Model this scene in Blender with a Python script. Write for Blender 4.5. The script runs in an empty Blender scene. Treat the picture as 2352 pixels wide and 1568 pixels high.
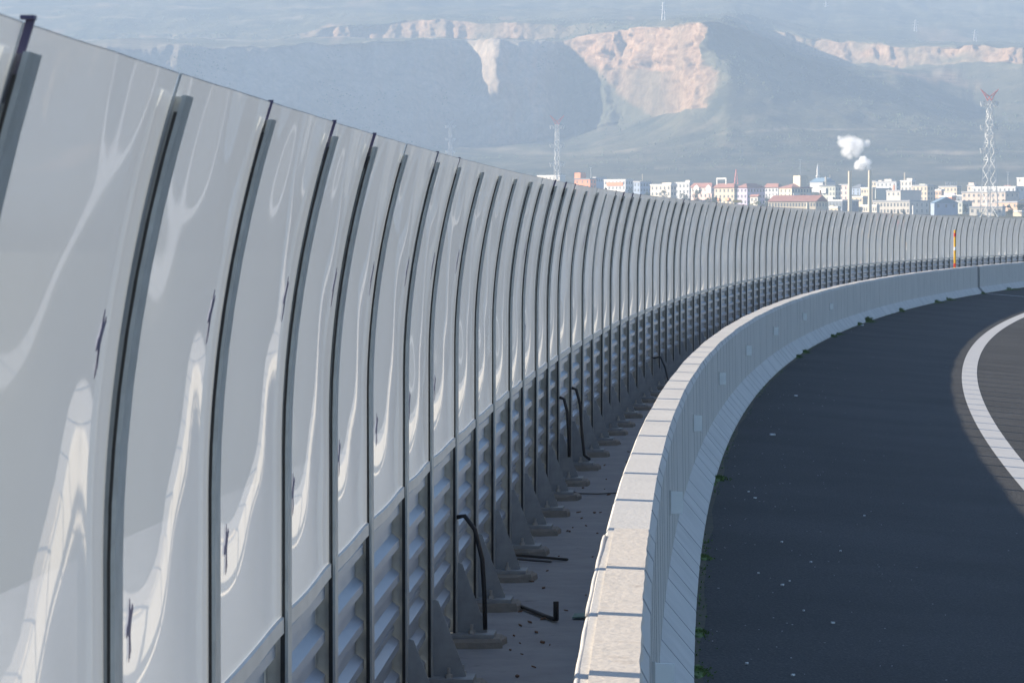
import bpy, bmesh, math, random
import numpy as np
from mathutils import Vector, Matrix
random.seed(7); rng = np.random.default_rng(7)
C = bpy.context.scene.collection
PI = math.pi

# ------------------------------------------------------------------ camera numbers (pixels of a 2352 x 1568 view)
FPX, YH = 8000.0, 523.34
PITCH = math.atan((784 - YH) / FPX)
CAMZ = 2.8
S = 0.5742                                   # full size photo pixel -> 2352 pixel


def at(xd, yd, Y):
    "point at depth Y whose picture position is (xd, yd)"
    return Vector(((xd - 1176) / FPX * Y, Y, CAMZ + (YH - yd) / FPX * Y))


def ground_at(xd, yd, z):
    Y = FPX * (CAMZ - z) / (yd - YH)
    return Vector(((xd - 1176) / FPX * Y, Y, z))


# ------------------------------------------------------------------ the curve of the motorway
CX, CY = 677.9897, -14.5572
R_TOE, R_LINE_OUT, R_LINE_IN, R_TOP, R_BACK = 677.8181, 674.2621, 673.9455, 678.0562, 678.3044
H_BAR = 1.1688
SLOPE = 0.0767


def pol(s, r, z):
    th = s / R_TOE
    return Vector((CX - r * math.cos(th), CY + r * math.sin(th), z))


def fence_r(s):
    return 679.2709 + 0.377 * s / 100


def lift(s):
    u = min(max(s / 100, 0), 1.9)
    return 0.4452 * u - 0.1786 * u * u


def walk_z(s):
    return -0.15 + lift(s)


def road_z(r):
    return -(R_TOE - r) * SLOPE


# ------------------------------------------------------------------ materials
def nt(name):
    m = bpy.data.materials.new(name); m.use_nodes = True
    t = m.node_tree; t.nodes.clear()
    return m, t


def N(t, kind, **kw):
    n = t.nodes.new(kind)
    for k, v in kw.items():
        if k.startswith('i_'):
            n.inputs[k[2:].replace('_', ' ')].default_value = v
        else:
            setattr(n, k, v)
    return n


def ramp(t, fac, stops):
    r = N(t, 'ShaderNodeValToRGB')
    e = r.color_ramp.elements
    while len(e) < len(stops): e.new(0.5)
    for k, (p, c) in enumerate(stops):
        e[k].position = p; e[k].color = (*c, 1)
    t.links.new(fac, r.inputs[0])
    return r.outputs[0]


def simple(name, col, rough=0.6, metal=0.0, var=0.12, scale=4.0, bump=0.0, bscale=40.0, spec=0.4, stretch=(1, 1, 1), dirt=None):
    m, t = nt(name)
    co = N(t, 'ShaderNodeTexCoord'); mp = N(t, 'ShaderNodeMapping'); mp.inputs['Scale'].default_value = stretch
    t.links.new(co.outputs['Object'], mp.inputs[0])
    n = N(t, 'ShaderNodeTexNoise', i_Scale=scale, i_Detail=6.0, i_Roughness=0.65)
    t.links.new(mp.outputs[0], n.inputs['Vector'])
    lo = tuple(max(0, c * (1 - var)) for c in col); hi = tuple(min(1, c * (1 + var)) for c in col)
    c = ramp(t, n.outputs['Fac'], [(0.3, lo), (0.7, hi)])
    if dirt:
        dcol, dscale, dth = dirt
        n3 = N(t, 'ShaderNodeTexNoise', i_Scale=dscale, i_Detail=8.0, i_Roughness=0.7)
        t.links.new(mp.outputs[0], n3.inputs['Vector'])
        f = ramp(t, n3.outputs['Fac'], [(dth, (0, 0, 0)), (min(1, dth + 0.15), (1, 1, 1))])
        mx = N(t, 'ShaderNodeMix', data_type='RGBA'); mx.inputs[7].default_value = (*dcol, 1)
        t.links.new(f, mx.inputs[0]); t.links.new(c, mx.inputs[6]); c = mx.outputs[2]
    b = N(t, 'ShaderNodeBsdfPrincipled'); o = N(t, 'ShaderNodeOutputMaterial')
    b.inputs['Roughness'].default_value = rough; b.inputs['Metallic'].default_value = metal
    b.inputs['Specular IOR Level'].default_value = spec
    t.links.new(c, b.inputs['Base Color'])
    if bump:
        n2 = N(t, 'ShaderNodeTexNoise', i_Scale=bscale, i_Detail=5.0)
        t.links.new(mp.outputs[0], n2.inputs['Vector'])
        bp = N(t, 'ShaderNodeBump', i_Strength=bump, i_Distance=0.02)
        t.links.new(n2.outputs['Fac'], bp.inputs['Height']); t.links.new(bp.outputs[0], b.inputs['Normal'])
    t.links.new(b.outputs[0], o.inputs[0])
    return m


M = {}
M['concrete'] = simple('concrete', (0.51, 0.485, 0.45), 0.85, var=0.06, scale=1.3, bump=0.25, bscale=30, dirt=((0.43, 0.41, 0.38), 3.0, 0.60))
M['mortar'] = simple('mortar', (0.56, 0.50, 0.43), 0.9, var=0.10, scale=5, bump=0.3, bscale=25, dirt=((0.42, 0.36, 0.30), 5.0, 0.55))
M['seam'] = simple('seam', (0.29, 0.285, 0.28), 0.9)
M['toe'] = simple('toe_concrete', (0.53, 0.51, 0.48), 0.85, var=0.10, scale=2.0, bump=0.2, bscale=30)
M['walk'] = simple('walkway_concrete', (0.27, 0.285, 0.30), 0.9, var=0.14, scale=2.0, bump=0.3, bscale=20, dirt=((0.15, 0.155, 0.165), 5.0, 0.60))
M['galv'] = simple('galvanised_steel', (0.35, 0.365, 0.355), 0.55, 0.15, var=0.16, scale=9, bump=0.05)
M['galv_dark'] = simple('galvanised_gusset', (0.29, 0.315, 0.33), 0.55, 0.2, var=0.2, scale=7)
M['alu'] = simple('panel_aluminium', (0.30, 0.35, 0.405), 0.42, 0.3, var=0.07, scale=3, bump=0.18, bscale=160, stretch=(1, .4, 1))
M['rail'] = simple('rail_aluminium', (0.46, 0.46, 0.44), 0.5, 0.1, var=0.08)
M['rubber'] = simple('black_rubber', (0.012, 0.012, 0.013), 0.6, var=0.2)
M['bolt'] = simple('bolt_zinc', (0.5, 0.5, 0.48), 0.35, 0.7)
M['grout'] = simple('grout', (0.24, 0.235, 0.215), 0.9, var=0.15, scale=9, bump=0.3)
M['sticker'] = simple('sticker_violet', (0.09, 0.085, 0.15), 0.5)
M['seal'] = simple('violet_seal', (0.07, 0.06, 0.12), 0.5)
M['white'] = simple('reflector_white', (0.86, 0.86, 0.83), 0.5, var=0.05)
M['paint'] = simple('road_paint', (0.50, 0.48, 0.45), 0.7, var=0.06, scale=6, dirt=((0.42, 0.41, 0.39), 11.0, 0.63))
M['yellow'] = simple('marker_yellow', (0.80, 0.44, 0.02), 0.4, var=0.05)
M['red'] = simple('marker_red', (0.62, 0.03, 0.02), 0.4, var=0.05)
M['bandwhite'] = simple('marker_white', (0.85, 0.85, 0.85), 0.4, var=0.03)
M['joint'] = simple('joint_plate', (0.10, 0.105, 0.11), 0.6, 0.3)
M['paper'] = simple('paper', (0.62, 0.62, 0.60), 0.8, var=0.05)
M['grit'] = simple('grit', (0.42, 0.42, 0.42), 0.9, var=0.5, scale=30)
M['leaf_litter'] = simple('leaf_litter', (0.13, 0.07, 0.04), 0.9, var=0.5, scale=12)
M['green_scrap'] = simple('green_scrap', (0.10, 0.20, 0.16), 0.6)
M['grass'] = simple('grass', (0.075, 0.13, 0.026), 0.8, var=0.4, scale=9)
M['soil'] = simple('verge_soil', (0.07, 0.065, 0.045), 0.95, var=0.3, scale=6)
M['ground'] = simple('ground_soil', (0.09, 0.095, 0.06), 0.95, var=0.3, scale=0.02)


def asphalt():
    m, t = nt('asphalt')
    co = N(t, 'ShaderNodeTexCoord')
    n1 = N(t, 'ShaderNodeTexNoise', i_Scale=0.35, i_Detail=4.0)
    n2 = N(t, 'ShaderNodeTexNoise', i_Scale=55.0, i_Detail=3.0, i_Roughness=0.7)
    v = N(t, 'ShaderNodeTexVoronoi', i_Scale=38.0)
    for n in (n1, n2, v): t.links.new(co.outputs['Object'], n.inputs['Vector'])
    a = ramp(t, n2.outputs['Fac'], [(0.25, (0.022, 0.022, 0.023)), (0.55, (0.050, 0.049, 0.048)), (0.8, (0.125, 0.12, 0.115))])
    l = ramp(t, n1.outputs['Fac'], [(0.3, (0.80, 0.80, 0.80)), (0.7, (1.2, 1.2, 1.2))])
    mx = N(t, 'ShaderNodeMix', data_type='RGBA', blend_type='MULTIPLY'); mx.inputs[0].default_value = 1
    t.links.new(a, mx.inputs[6]); t.links.new(l, mx.inputs[7])
    b = N(t, 'ShaderNodeBsdfPrincipled'); o = N(t, 'ShaderNodeOutputMaterial')
    b.inputs['Roughness'].default_value = 0.9; b.inputs['Specular IOR Level'].default_value = 0.25
    t.links.new(mx.outputs[2], b.inputs['Base Color'])
    bp = N(t, 'ShaderNodeBump', i_Strength=0.5, i_Distance=0.01)
    t.links.new(v.outputs['Distance'], bp.inputs['Height']); t.links.new(bp.outputs[0], b.inputs['Normal'])
    t.links.new(b.outputs[0], o.inputs[0])
    return m


M['asphalt'] = asphalt()


def acrylic():
    "clear plastic sheet under a film of dust: the film covers more the flatter one looks along it"
    m, t = nt('dusty_clear_sheet')
    lw = N(t, 'ShaderNodeLayerWeight', i_Blend=0.5)
    c = N(t, 'ShaderNodeMath', operation='SUBTRACT'); c.inputs[0].default_value = 1.0; t.links.new(lw.outputs['Facing'], c.inputs[1])
    cm = N(t, 'ShaderNodeMath', operation='MAXIMUM'); t.links.new(c.outputs[0], cm.inputs[0]); cm.inputs[1].default_value = 0.1
    inv = N(t, 'ShaderNodeMath', operation='DIVIDE'); inv.inputs[0].default_value = 1.0; t.links.new(cm.outputs[0], inv.inputs[1])
    co = N(t, 'ShaderNodeTexCoord'); n = N(t, 'ShaderNodeTexNoise', i_Scale=1.2, i_Detail=5.0); t.links.new(co.outputs['Object'], n.inputs['Vector'])
    mp = N(t, 'ShaderNodeMapRange'); mp.inputs['To Min'].default_value = DUST - 0.05; mp.inputs['To Max'].default_value = DUST + 0.03
    t.links.new(n.outputs['Fac'], mp.inputs[0])
    pw = N(t, 'ShaderNodeMath', operation='POWER'); t.links.new(mp.outputs[0], pw.inputs[0]); t.links.new(inv.outputs[0], pw.inputs[1])
    tr = N(t, 'ShaderNodeBsdfTransparent'); tr.inputs[0].default_value = (0.97, 0.98, 0.985, 1)
    d1 = N(t, 'ShaderNodeBsdfTranslucent'); d1.inputs[0].default_value = (0.172, 0.195, 0.228, 1)
    d2 = N(t, 'ShaderNodeBsdfDiffuse'); d2.inputs[0].default_value = (0.47, 0.53, 0.60, 1)
    d = N(t, 'ShaderNodeMixShader'); d.inputs[0].default_value = DIFF; t.links.new(d1.outputs[0], d.inputs[1]); t.links.new(d2.outputs[0], d.inputs[2])
    mx = N(t, 'ShaderNodeMixShader'); t.links.new(pw.outputs[0], mx.inputs[0]); t.links.new(d.outputs[0], mx.inputs[1]); t.links.new(tr.outputs[0], mx.inputs[2])
    g = N(t, 'ShaderNodeBsdfGlossy'); g.inputs['Roughness'].default_value = 0.02; g.inputs[0].default_value = (1, 1, 1, 1)
    fr = N(t, 'ShaderNodeFresnel', i_IOR=1.5)
    fm = N(t, 'ShaderNodeMath', operation='MULTIPLY'); t.links.new(fr.outputs[0], fm.inputs[0]); fm.inputs[1].default_value = 0.52
    fx = N(t, 'ShaderNodeMixShader'); t.links.new(fm.outputs[0], fx.inputs[0]); t.links.new(mx.outputs[0], fx.inputs[1]); t.links.new(g.outputs[0], fx.inputs[2])
    o = N(t, 'ShaderNodeOutputMaterial'); t.links.new(fx.outputs[0], o.inputs[0])
    return m


DUST, DIFF = 0.755, 0.5
M['sheet'] = acrylic()


def clear_back():
    m, t = nt('clear_sheet_back')
    tr = N(t, 'ShaderNodeBsdfTransparent'); tr.inputs[0].default_value = (0.98, 0.985, 0.985, 1)
    o = N(t, 'ShaderNodeOutputMaterial'); t.links.new(tr.outputs[0], o.inputs[0])
    return m


M['sheet_back'] = clear_back()
M['edge'] = simple('sheet_edge', (.30, .32, .33), .5)


# ------------------------------------------------------------------ mesh helpers
class MB:
    def __init__(self): self.v = []; self.f = []; self.m = []; self.uv = None

    def box(self, x0, x1, y0, y1, z0, z1, mi=0, M4=None):
        b = len(self.v)
        for z in (z0, z1):
            for x, y in ((x0, y0), (x1, y0), (x1, y1), (x0, y1)):
                p = Vector((x, y, z)); self.v.append(M4 @ p if M4 else p)
        for q in ((0, 3, 2, 1), (4, 5, 6, 7), (0, 1, 5, 4), (1, 2, 6, 5), (2, 3, 7, 6), (3, 0, 4, 7)):
            self.f.append([b + k for k in q]); self.m.append(mi)

    def beam(self, p, q, w, mi=0, w2=None):
        p = Vector(p); q = Vector(q); d = (q - p).normalized()
        a = d.cross(Vector((0, 0, 1)))
        if a.length < 1e-3: a = Vector((1, 0, 0))
        a.normalize(); b_ = d.cross(a)
        b = len(self.v)
        for c, ww in ((p, w), (q, w2 or w)):
            for sx, sy in ((-1, -1), (1, -1), (1, 1), (-1, 1)):
                self.v.append(c + a * sx * ww / 2 + b_ * sy * ww / 2)
        for q_ in ((3, 2, 1, 0), (4, 5, 6, 7), (0, 1, 5, 4), (1, 2, 6, 5), (2, 3, 7, 6), (3, 0, 4, 7)):
            self.f.append([b + k for k in q_]); self.m.append(mi)

    def tube(self, pts, r, n=8, mi=0, flat=1.0):
        pts = [Vector(p) for p in pts]; rs = r if isinstance(r, (list, tuple)) else [r] * len(pts)
        b = len(self.v)
        for k, p in enumerate(pts):
            d = (pts[min(k + 1, len(pts) - 1)] - pts[max(k - 1, 0)]).normalized()
            a = d.cross(Vector((0, 0, 1)))
            if a.length < 1e-3: a = Vector((1, 0, 0))
            a.normalize(); c = d.cross(a)
            for j in range(n):
                t = 2 * PI * j / n
                self.v.append(p + a * math.cos(t) * rs[k] + c * math.sin(t) * rs[k] * flat)
        for k in range(len(pts) - 1):
            for j in range(n):
                j2 = (j + 1) % n
                self.f.append([b + k * n + j, b + k * n + j2, b + (k + 1) * n + j2, b + (k + 1) * n + j]); self.m.append(mi)
        self.f.append([b + j for j in range(n)][::-1]); self.m.append(mi)
        e = b + (len(pts) - 1) * n
        self.f.append([e + j for j in range(n)]); self.m.append(mi)

    def poly(self, pts, mi=0):
        b = len(self.v); self.v += [Vector(p) for p in pts]
        self.f.append([b + k for k in range(len(pts))]); self.m.append(mi)

    def prism(self, pts, d, mi=0):
        "extrude the polygon pts by vector d"
        d = Vector(d); n = len(pts); b = len(self.v)
        self.v += [Vector(p) for p in pts] + [Vector(p) + d for p in pts]
        self.f.append([b + k for k in range(n)][::-1]); self.f.append([b + n + k for k in range(n)]); self.m += [mi, mi]
        for k in range(n):
            k2 = (k + 1) % n
            self.f.append([b + k, b + k2, b + n + k2, b + n + k]); self.m.append(mi)

    def sweep(self, rings, close=False, caps=False, mi=None):
        "rings: list of equal length point lists; mi: material index per profile segment"
        n = len(rings[0]); b = len(self.v)
        for r in rings: self.v += [Vector(p) for p in r]
        for k in range(len(rings) - 1):
            for j in range(n if close else n - 1):
                j2 = (j + 1) % n
                self.f.append([b + k * n + j, b + k * n + j2, b + (k + 1) * n + j2, b + (k + 1) * n + j]); self.m.append(mi[j] if mi else 0)
        if caps:
            self.f.append([b + j for j in range(n)][::-1]); self.m.append(0)
            e = b + (len(rings) - 1) * n
            self.f.append([e + j for j in range(n)]); self.m.append(0)

    def mesh(self, name, mats, smooth=False, fix=True):
        me = bpy.data.meshes.new(name)
        me.from_pydata([tuple(p) for p in self.v], [], self.f)
        mats = mats if isinstance(mats, (list, tuple)) else [mats]
        for m in mats: me.materials.append(m)
        me.polygons.foreach_set('material_index', self.m)
        if fix:
            bm = bmesh.new(); bm.from_mesh(me); bmesh.ops.recalc_face_normals(bm, faces=bm.faces); bm.to_mesh(me); bm.free()
        if smooth: me.polygons.foreach_set('use_smooth', [True] * len(me.polygons))
        me.update()
        return me

    def build(self, name, mats, parent=None, smooth=False, loc=None, rz=0, fix=True):
        return link(name, self.mesh(name, mats, smooth, fix), parent, loc, rz)


def link(name, me, parent=None, loc=None, rz=0):
    o = bpy.data.objects.new(name, me); C.objects.link(o)
    if parent is not None: o.parent = parent
    if loc is not None: o.location = loc
    if rz: o.rotation_euler = (0, 0, rz)
    return o


def tag(o, label=None, cat=None, group=None, kind=None):
    if label: o['label'] = label
    if cat: o['category'] = cat
    if group: o['group'] = group
    if kind: o['kind'] = kind
    return o


def thing(name, label, cat, loc=(0, 0, 0), rz=0, group=None):
    o = bpy.data.objects.new(name, None); C.objects.link(o)
    o.empty_display_size = 0.3; o.location = loc; o.rotation_euler = (0, 0, rz)
    return tag(o, label, cat, group)


# ------------------------------------------------------------------ road, walkway, verges
def ribbon(name, s0, s1, ds, prof, mats, kind='structure'):
    "prof(s) -> list of (r, z); a strip along the curve"
    mb = MB(); rings = []
    n = int((s1 - s0) / ds)
    for k in range(n + 1):
        s = s0 + (s1 - s0) * k / n
        rings.append([pol(s, r, z) for r, z in prof(s)])
    mb.sweep(rings)
    o = mb.build(name, mats, smooth=False)
    me = o.data
    # face up
    if me.polygons[0].normal.z < 0: me.flip_normals()
    o['kind'] = kind
    return o


ribbon('road', -60, 420, 3, lambda s: [(R_TOE + 0.02, road_z(R_TOE + 0.02)), (670, road_z(670)), (662, road_z(662))], M['asphalt'])
ribbon('road_edge_line', -60, 420, 1.5, lambda s: [(R_LINE_OUT, road_z(R_LINE_OUT) + .004), (R_LINE_IN, road_z(R_LINE_IN) + .004)], M['paint'])
ribbon('verge', -60, 420, 6, lambda s: [(662, road_z(662) - .005), (655, -1.75), (650, -1.9)], M['soil'])
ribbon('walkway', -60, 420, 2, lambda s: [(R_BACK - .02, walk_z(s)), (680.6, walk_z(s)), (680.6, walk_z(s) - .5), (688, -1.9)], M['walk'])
g = MB(); g.poly([(-6000, -2500, -1.6), (6000, -2500, -1.6), (6000, 7000, -1.6), (-6000, 7000, -1.6)])
g.build('ground', M['ground'])['kind'] = 'structure'

# ------------------------------------------------------------------ concrete barrier
S_JOINT = 165.0


def bar_prof(s):
    w = 0.004 * math.sin(s * 1.7) + 0.003 * math.sin(s * 4.1 + 1)
    h = H_BAR + 0.004 * math.sin(s * 0.9) + w * .5
    return [(R_TOE, -0.03), (R_TOE + .004, 0.03), (R_TOE + .205, .27), (R_TOE + .218 + w * .3, 1.11), (R_TOP + .012, h), (R_BACK - .015, h + .004), (R_BACK, h - .02), (R_BACK, -.6)]


def barrier(s0, s1, label, joints):
    root = thing('concrete_barrier', label, 'barrier', pol((s0 + s1) / 2, R_TOE + .2, 0))
    inv = Matrix.Translation(-root.location)
    mb = MB(); rings = []; k = s0
    while k < s1 + 1e-6:
        rings.append([inv @ pol(k, r, z) for r, z in bar_prof(k)]); k += 0.5
    mb.sweep(rings, caps=True, close=True, mi=[1, 1, 0, 0, 0, 0, 0, 0])
    # raised seams left by the formwork
    for s, wd in joints:
        pr = bar_prof(s)[:5]
        ra = []
        for ss in (s - .0, s + wd):
            ra.append([inv @ pol(ss, r - .002, z + (.004 if j == 4 else .002)) for j, (r, z) in enumerate(pr)])
        rb = [[inv @ pol(ss, r + .02, z - .01) for r, z in pr] for ss in (s, s + wd)]
        mb.sweep([rb[0], ra[0], ra[1], rb[1]], mi=[2] * 8)
    mb.build('wall_body', [M['concrete'], M['toe'], M['seam']], root, fix=False)
    return root, inv


jl = []
s = 10.0
while s < 330:
    jl.append((s, random.choice((.012, .02, .016))))
    if random.random() < .7: jl.append((s + random.uniform(.7, 1.6), .006))
    s += random.uniform(2.35, 2.65)
near, inv = barrier(-30, S_JOINT - .45, 'pale concrete safety barrier curving from the foreground along the shoulder to the dark joint', [j for j in jl if 10 < j[0] < S_JOINT - 1])
far, inv2 = barrier(S_JOINT + .45, 330, 'far stretch of concrete safety barrier beyond the dark joint', [j for j in jl if S_JOINT + 1 < j[0] < 300])
# dark expansion plate between the two stretches
mb = MB(); rings = []
for s in (S_JOINT - .5, S_JOINT + .5):
    rings.append([inv @ pol(s, r + .03 if j < 6 else r - .02, z - .03 if j in (4, 5, 6) else z) for j, (r, z) in enumerate(bar_prof(s))])
mb.sweep(rings, close=True, caps=True)
mb.build('joint_plate', M['joint'], near)
# smoother mortar capping on the nearest stretch with a bead down its back edge
CAP_END = 18.8 + 14.56
mb = MB(); rings = []; s = -30
while s < CAP_END:
    h = H_BAR + .012 + .003 * math.sin(s * 2.3) + .002 * math.sin(s * 7)
    e = .0015 * math.sin(s * 5.3) + .0015 * math.sin(s * 11)
    rings.append([inv @ pol(s, r, z) for r, z in ((R_TOP + .004 + e, H_BAR - .015), (R_TOP + .014 + e, h), (R_BACK - .05, h + .004), (R_BACK - .05, H_BAR - .02))])
    s += .12
mb.sweep(rings, close=True, caps=True)
mb.build('mortar_cap', M['mortar'], near)
for (sa, sb, off) in ((-30, 26.3, .006), (26.34, 29.2, 0.0), (29.24, 33.2, .004)):
    mb = MB(); pts = []; s = sa
    while s <= sb:
        pts.append(inv @ pol(s, R_BACK - .008 + off + .0015 * math.sin(s * 6), H_BAR - .006)); s += .25
    mb.tube(pts, .012, 8)
    mb.build('edge_bead', M['concrete'], near, smooth=True)
# reflector plates standing out from the face
for Y in (15.9, 26.3, 37, 48, 59, 70, 81.5, 92):
    s = R_TOE * math.asin((Y - CY) / 678.0)
    r0 = R_TOE + .212; z0 = .64
    mb = MB()
    def q(r, ds, z): return inv @ pol(s + ds, r, z)
    pts = [q(r0 + .005, 0, z0), q(r0 - .10, 0, z0 + .004), q(r0 - .10, 0, z0 + .165), q(r0 + .005, 0, z0 + .17)]
    mb.prism(pts, q(r0, .02, z0) - q(r0, 0, z0))
    mb.prism([q(r0 + .006, -.02, z0 - .01), q(r0 - .012, -.02, z0 - .01), q(r0 - .012, -.02, z0 + .18), q(r0 + .006, -.02, z0 + .18)], q(r0, .018, z0) - q(r0, 0, z0), 1)
    mb.build('reflector_plate', [M['white'], M['toe']], near)

# metal joint across the carriageway at the same place
mb = MB(); rings = []
for s in (S_JOINT - .25, S_JOINT + .25):
    rings.append([pol(s, r, road_z(r) + .006) for r in (R_TOE - .02, 670, 662)])
mb.sweep(rings)
tag(mb.build('expansion_joint', simple('joint_steel', (0.30, 0.31, 0.32), .6, .2)), 'pale narrow expansion joint crossing the road beside the dark barrier joint', 'road joint')

# ------------------------------------------------------------------ noise barrier (one bolted structure)
POSTS = [27.42, 29.41, 31.37, 33.64, 35.62, 37.87, 40.01, 42.08, 44.18, 46.1, 48.08, 50.01, 51.93, 54.24, 56.49, 58.68, 60.73, 62.54, 64.75, 66.85, 69.02, 70.88, 72.97, 74.91, 76.69, 78.71, 80.55,
         82.31, 84.41, 86.34, 88.51, 90.48, 92.48, 94.72, 96.9, 98.82, 100.67, 102.77, 104.64, 106.77, 108.67, 110.58, 112.84, 114.92, 116.87, 118.83, 121.04, 123.01, 124.99, 127.08, 128.98, 131.24, 133.25,
         135.2, 137.45, 139.56, 141.83, 144.01, 146.16, 148.18, 150.24, 152.49, 154.34, 156.46, 158.59, 160.45, 162.37, 164.24, 166.32, 168.46, 170.34, 172.22, 174.1, 176.3, 178.32, 180.43, 182.45, 184.56, 186.64, 188.8, 190.83, 192.86, 195.03, 197.2]
POSTS = [20.8 - 2.05 * k for k in range(4, 0, -1)] + [20.8, 23.06, 25.2] + POSTS + [197.2 + 2.07 * k for k in range(1, 8)]
ZB, ZT, ZP = 1.30, 3.145, 3.09            # bottom and top of the clear sheets, top of the posts


def bend(z):
    a = max(0, z - ZB - .62)
    return .128 * a * a


def curve_zs(z0, z1, n):
    return [z0 + (z1 - z0) * k / n for k in range(n + 1)]


# post: front flange, web, rear flange, all following the bend
mb = MB()
for (xa, xb, ya, yb) in ((-.011, 0, -.068, .068), (-.088, -.011, -.005, .005), (-.100, -.088, -.020, .020)):
    rings = [[(xa + bend(z), ya, z), (xb + bend(z), ya, z), (xb + bend(z), yb, z), (xa + bend(z), yb, z)] for z in [.0, .6, 1.2, 1.7] + curve_zs(1.95, ZP, 8)]
    mb.sweep(rings, close=True, caps=True)
ME_POST = mb.mesh('post_beam', M['galv'])
mb = MB()
mb.box(-.029, -.0115, -.062, -.0055, .0, 1.285); mb.box(-.029, -.0115, .0055, .062, .0, 1.285)
for ya, yb in ((-.062, -.0055), (.0055, .062)):
    mb.sweep([[(-.0205 + bend(z), ya, z), (-.0115 + bend(z), ya, z), (-.0115 + bend(z), yb, z), (-.0205 + bend(z), yb, z)] for z in [1.286, 1.7] + curve_zs(1.95, 3.05, 8)], close=True, caps=True)
ME_GASKET = mb.mesh('gasket', M['rubber'])  # rubber lining, its black also painting in the shadow of the post recess
mb = MB()
mb.prism([(0.0, -.006, .0), (.20, -.006, .0), (.19, -.006, .03), (.03, -.006, .46), (0.0, -.006, .47)], (0, .012, 0))
ME_GUSSET = mb.mesh('gusset', M['galv_dark'])
mb = MB(); mb.box(-.24, .25, -.15, .15, -.026, 0)
ME_PLATE = mb.mesh('base_plate', M['galv_dark'])
ME_PADS = []
for k in range(4):
    mb = MB()
    n = 14; ring0 = []; ring1 = []; ring2 = []
    for j in range(n):
        t = 2 * PI * j / n; c, d = math.cos(t), math.sin(t)
        q_ = .30 / max(abs(c), abs(d) * 1.55); jx = random.uniform(.97, 1.08)
        ring0.append((c * q_ * jx * 1.04, d * q_ * jx, -.17)); ring1.append((c * q_ * jx, d * q_ * jx, -.05)); ring2.append((c * q_ * .96, d * q_ * .96, -.0265))
    mb.sweep([ring0, ring1, ring2], close=True, caps=True)
    ME_PADS.append(mb.mesh('grout_pad', M['grout']))
mb = MB()
mb.tube([(0, 0, 0), (0, 0, .022)], .024, 6); mb.tube([(0, 0, .022), (0, 0, .062)], .011, 8)
ME_BOLT = mb.mesh('anchor_bolt', M['bolt'])
mb = MB()
mb.sweep([[(-.036 + bend(z), -.005, z), (-.020 + bend(z), -.005, z), (-.020 + bend(z), .005, z), (-.036 + bend(z), .005, z)] for z in (3.0, 3.09, ZT + .006)], close=True, caps=True)
ME_SEAL = [mb.mesh('edge_seal', M['seal'])]
mb.box(-.042 + bend(ZT), -.016 + bend(ZT), -.022, .006, ZT + .0055, ZT + .013)
ME_SEAL.append(mb.mesh('edge_seal', M['seal']))


def bulge(u, v, k, W):
    "how far a clear sheet stands out from its flat plane (u along the bay, v up, both 0..1), k = variant"
    a, b, c, d, e = W
    edge = (math.sin(PI * u)) ** .7
    base = .5 * (1 - math.cos(2 * PI * u))
    ver = .35 + .65 * math.sin(PI * min(1, v * .95 + .05)) ** .8
    w = a * base * ver * (1 - .8 * v ** 4)
    edge *= 1 - .75 * max(0, v - .8) / .2
    w += edge * (b * math.sin(2 * PI * (u * .9 + v * .55) + c) + d * math.sin(2 * PI * (v * 1.7 - u * .4) + e) * .9 + .0013 * math.sin(2 * PI * (v * 2.6 + u * 1.6) + c * 2))
    # the pull of the clamps near the top
    w += edge * .006 * math.exp(-((v - 1.0) / .12) ** 2) * math.sin(5 * PI * u + e)
    return w


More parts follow.
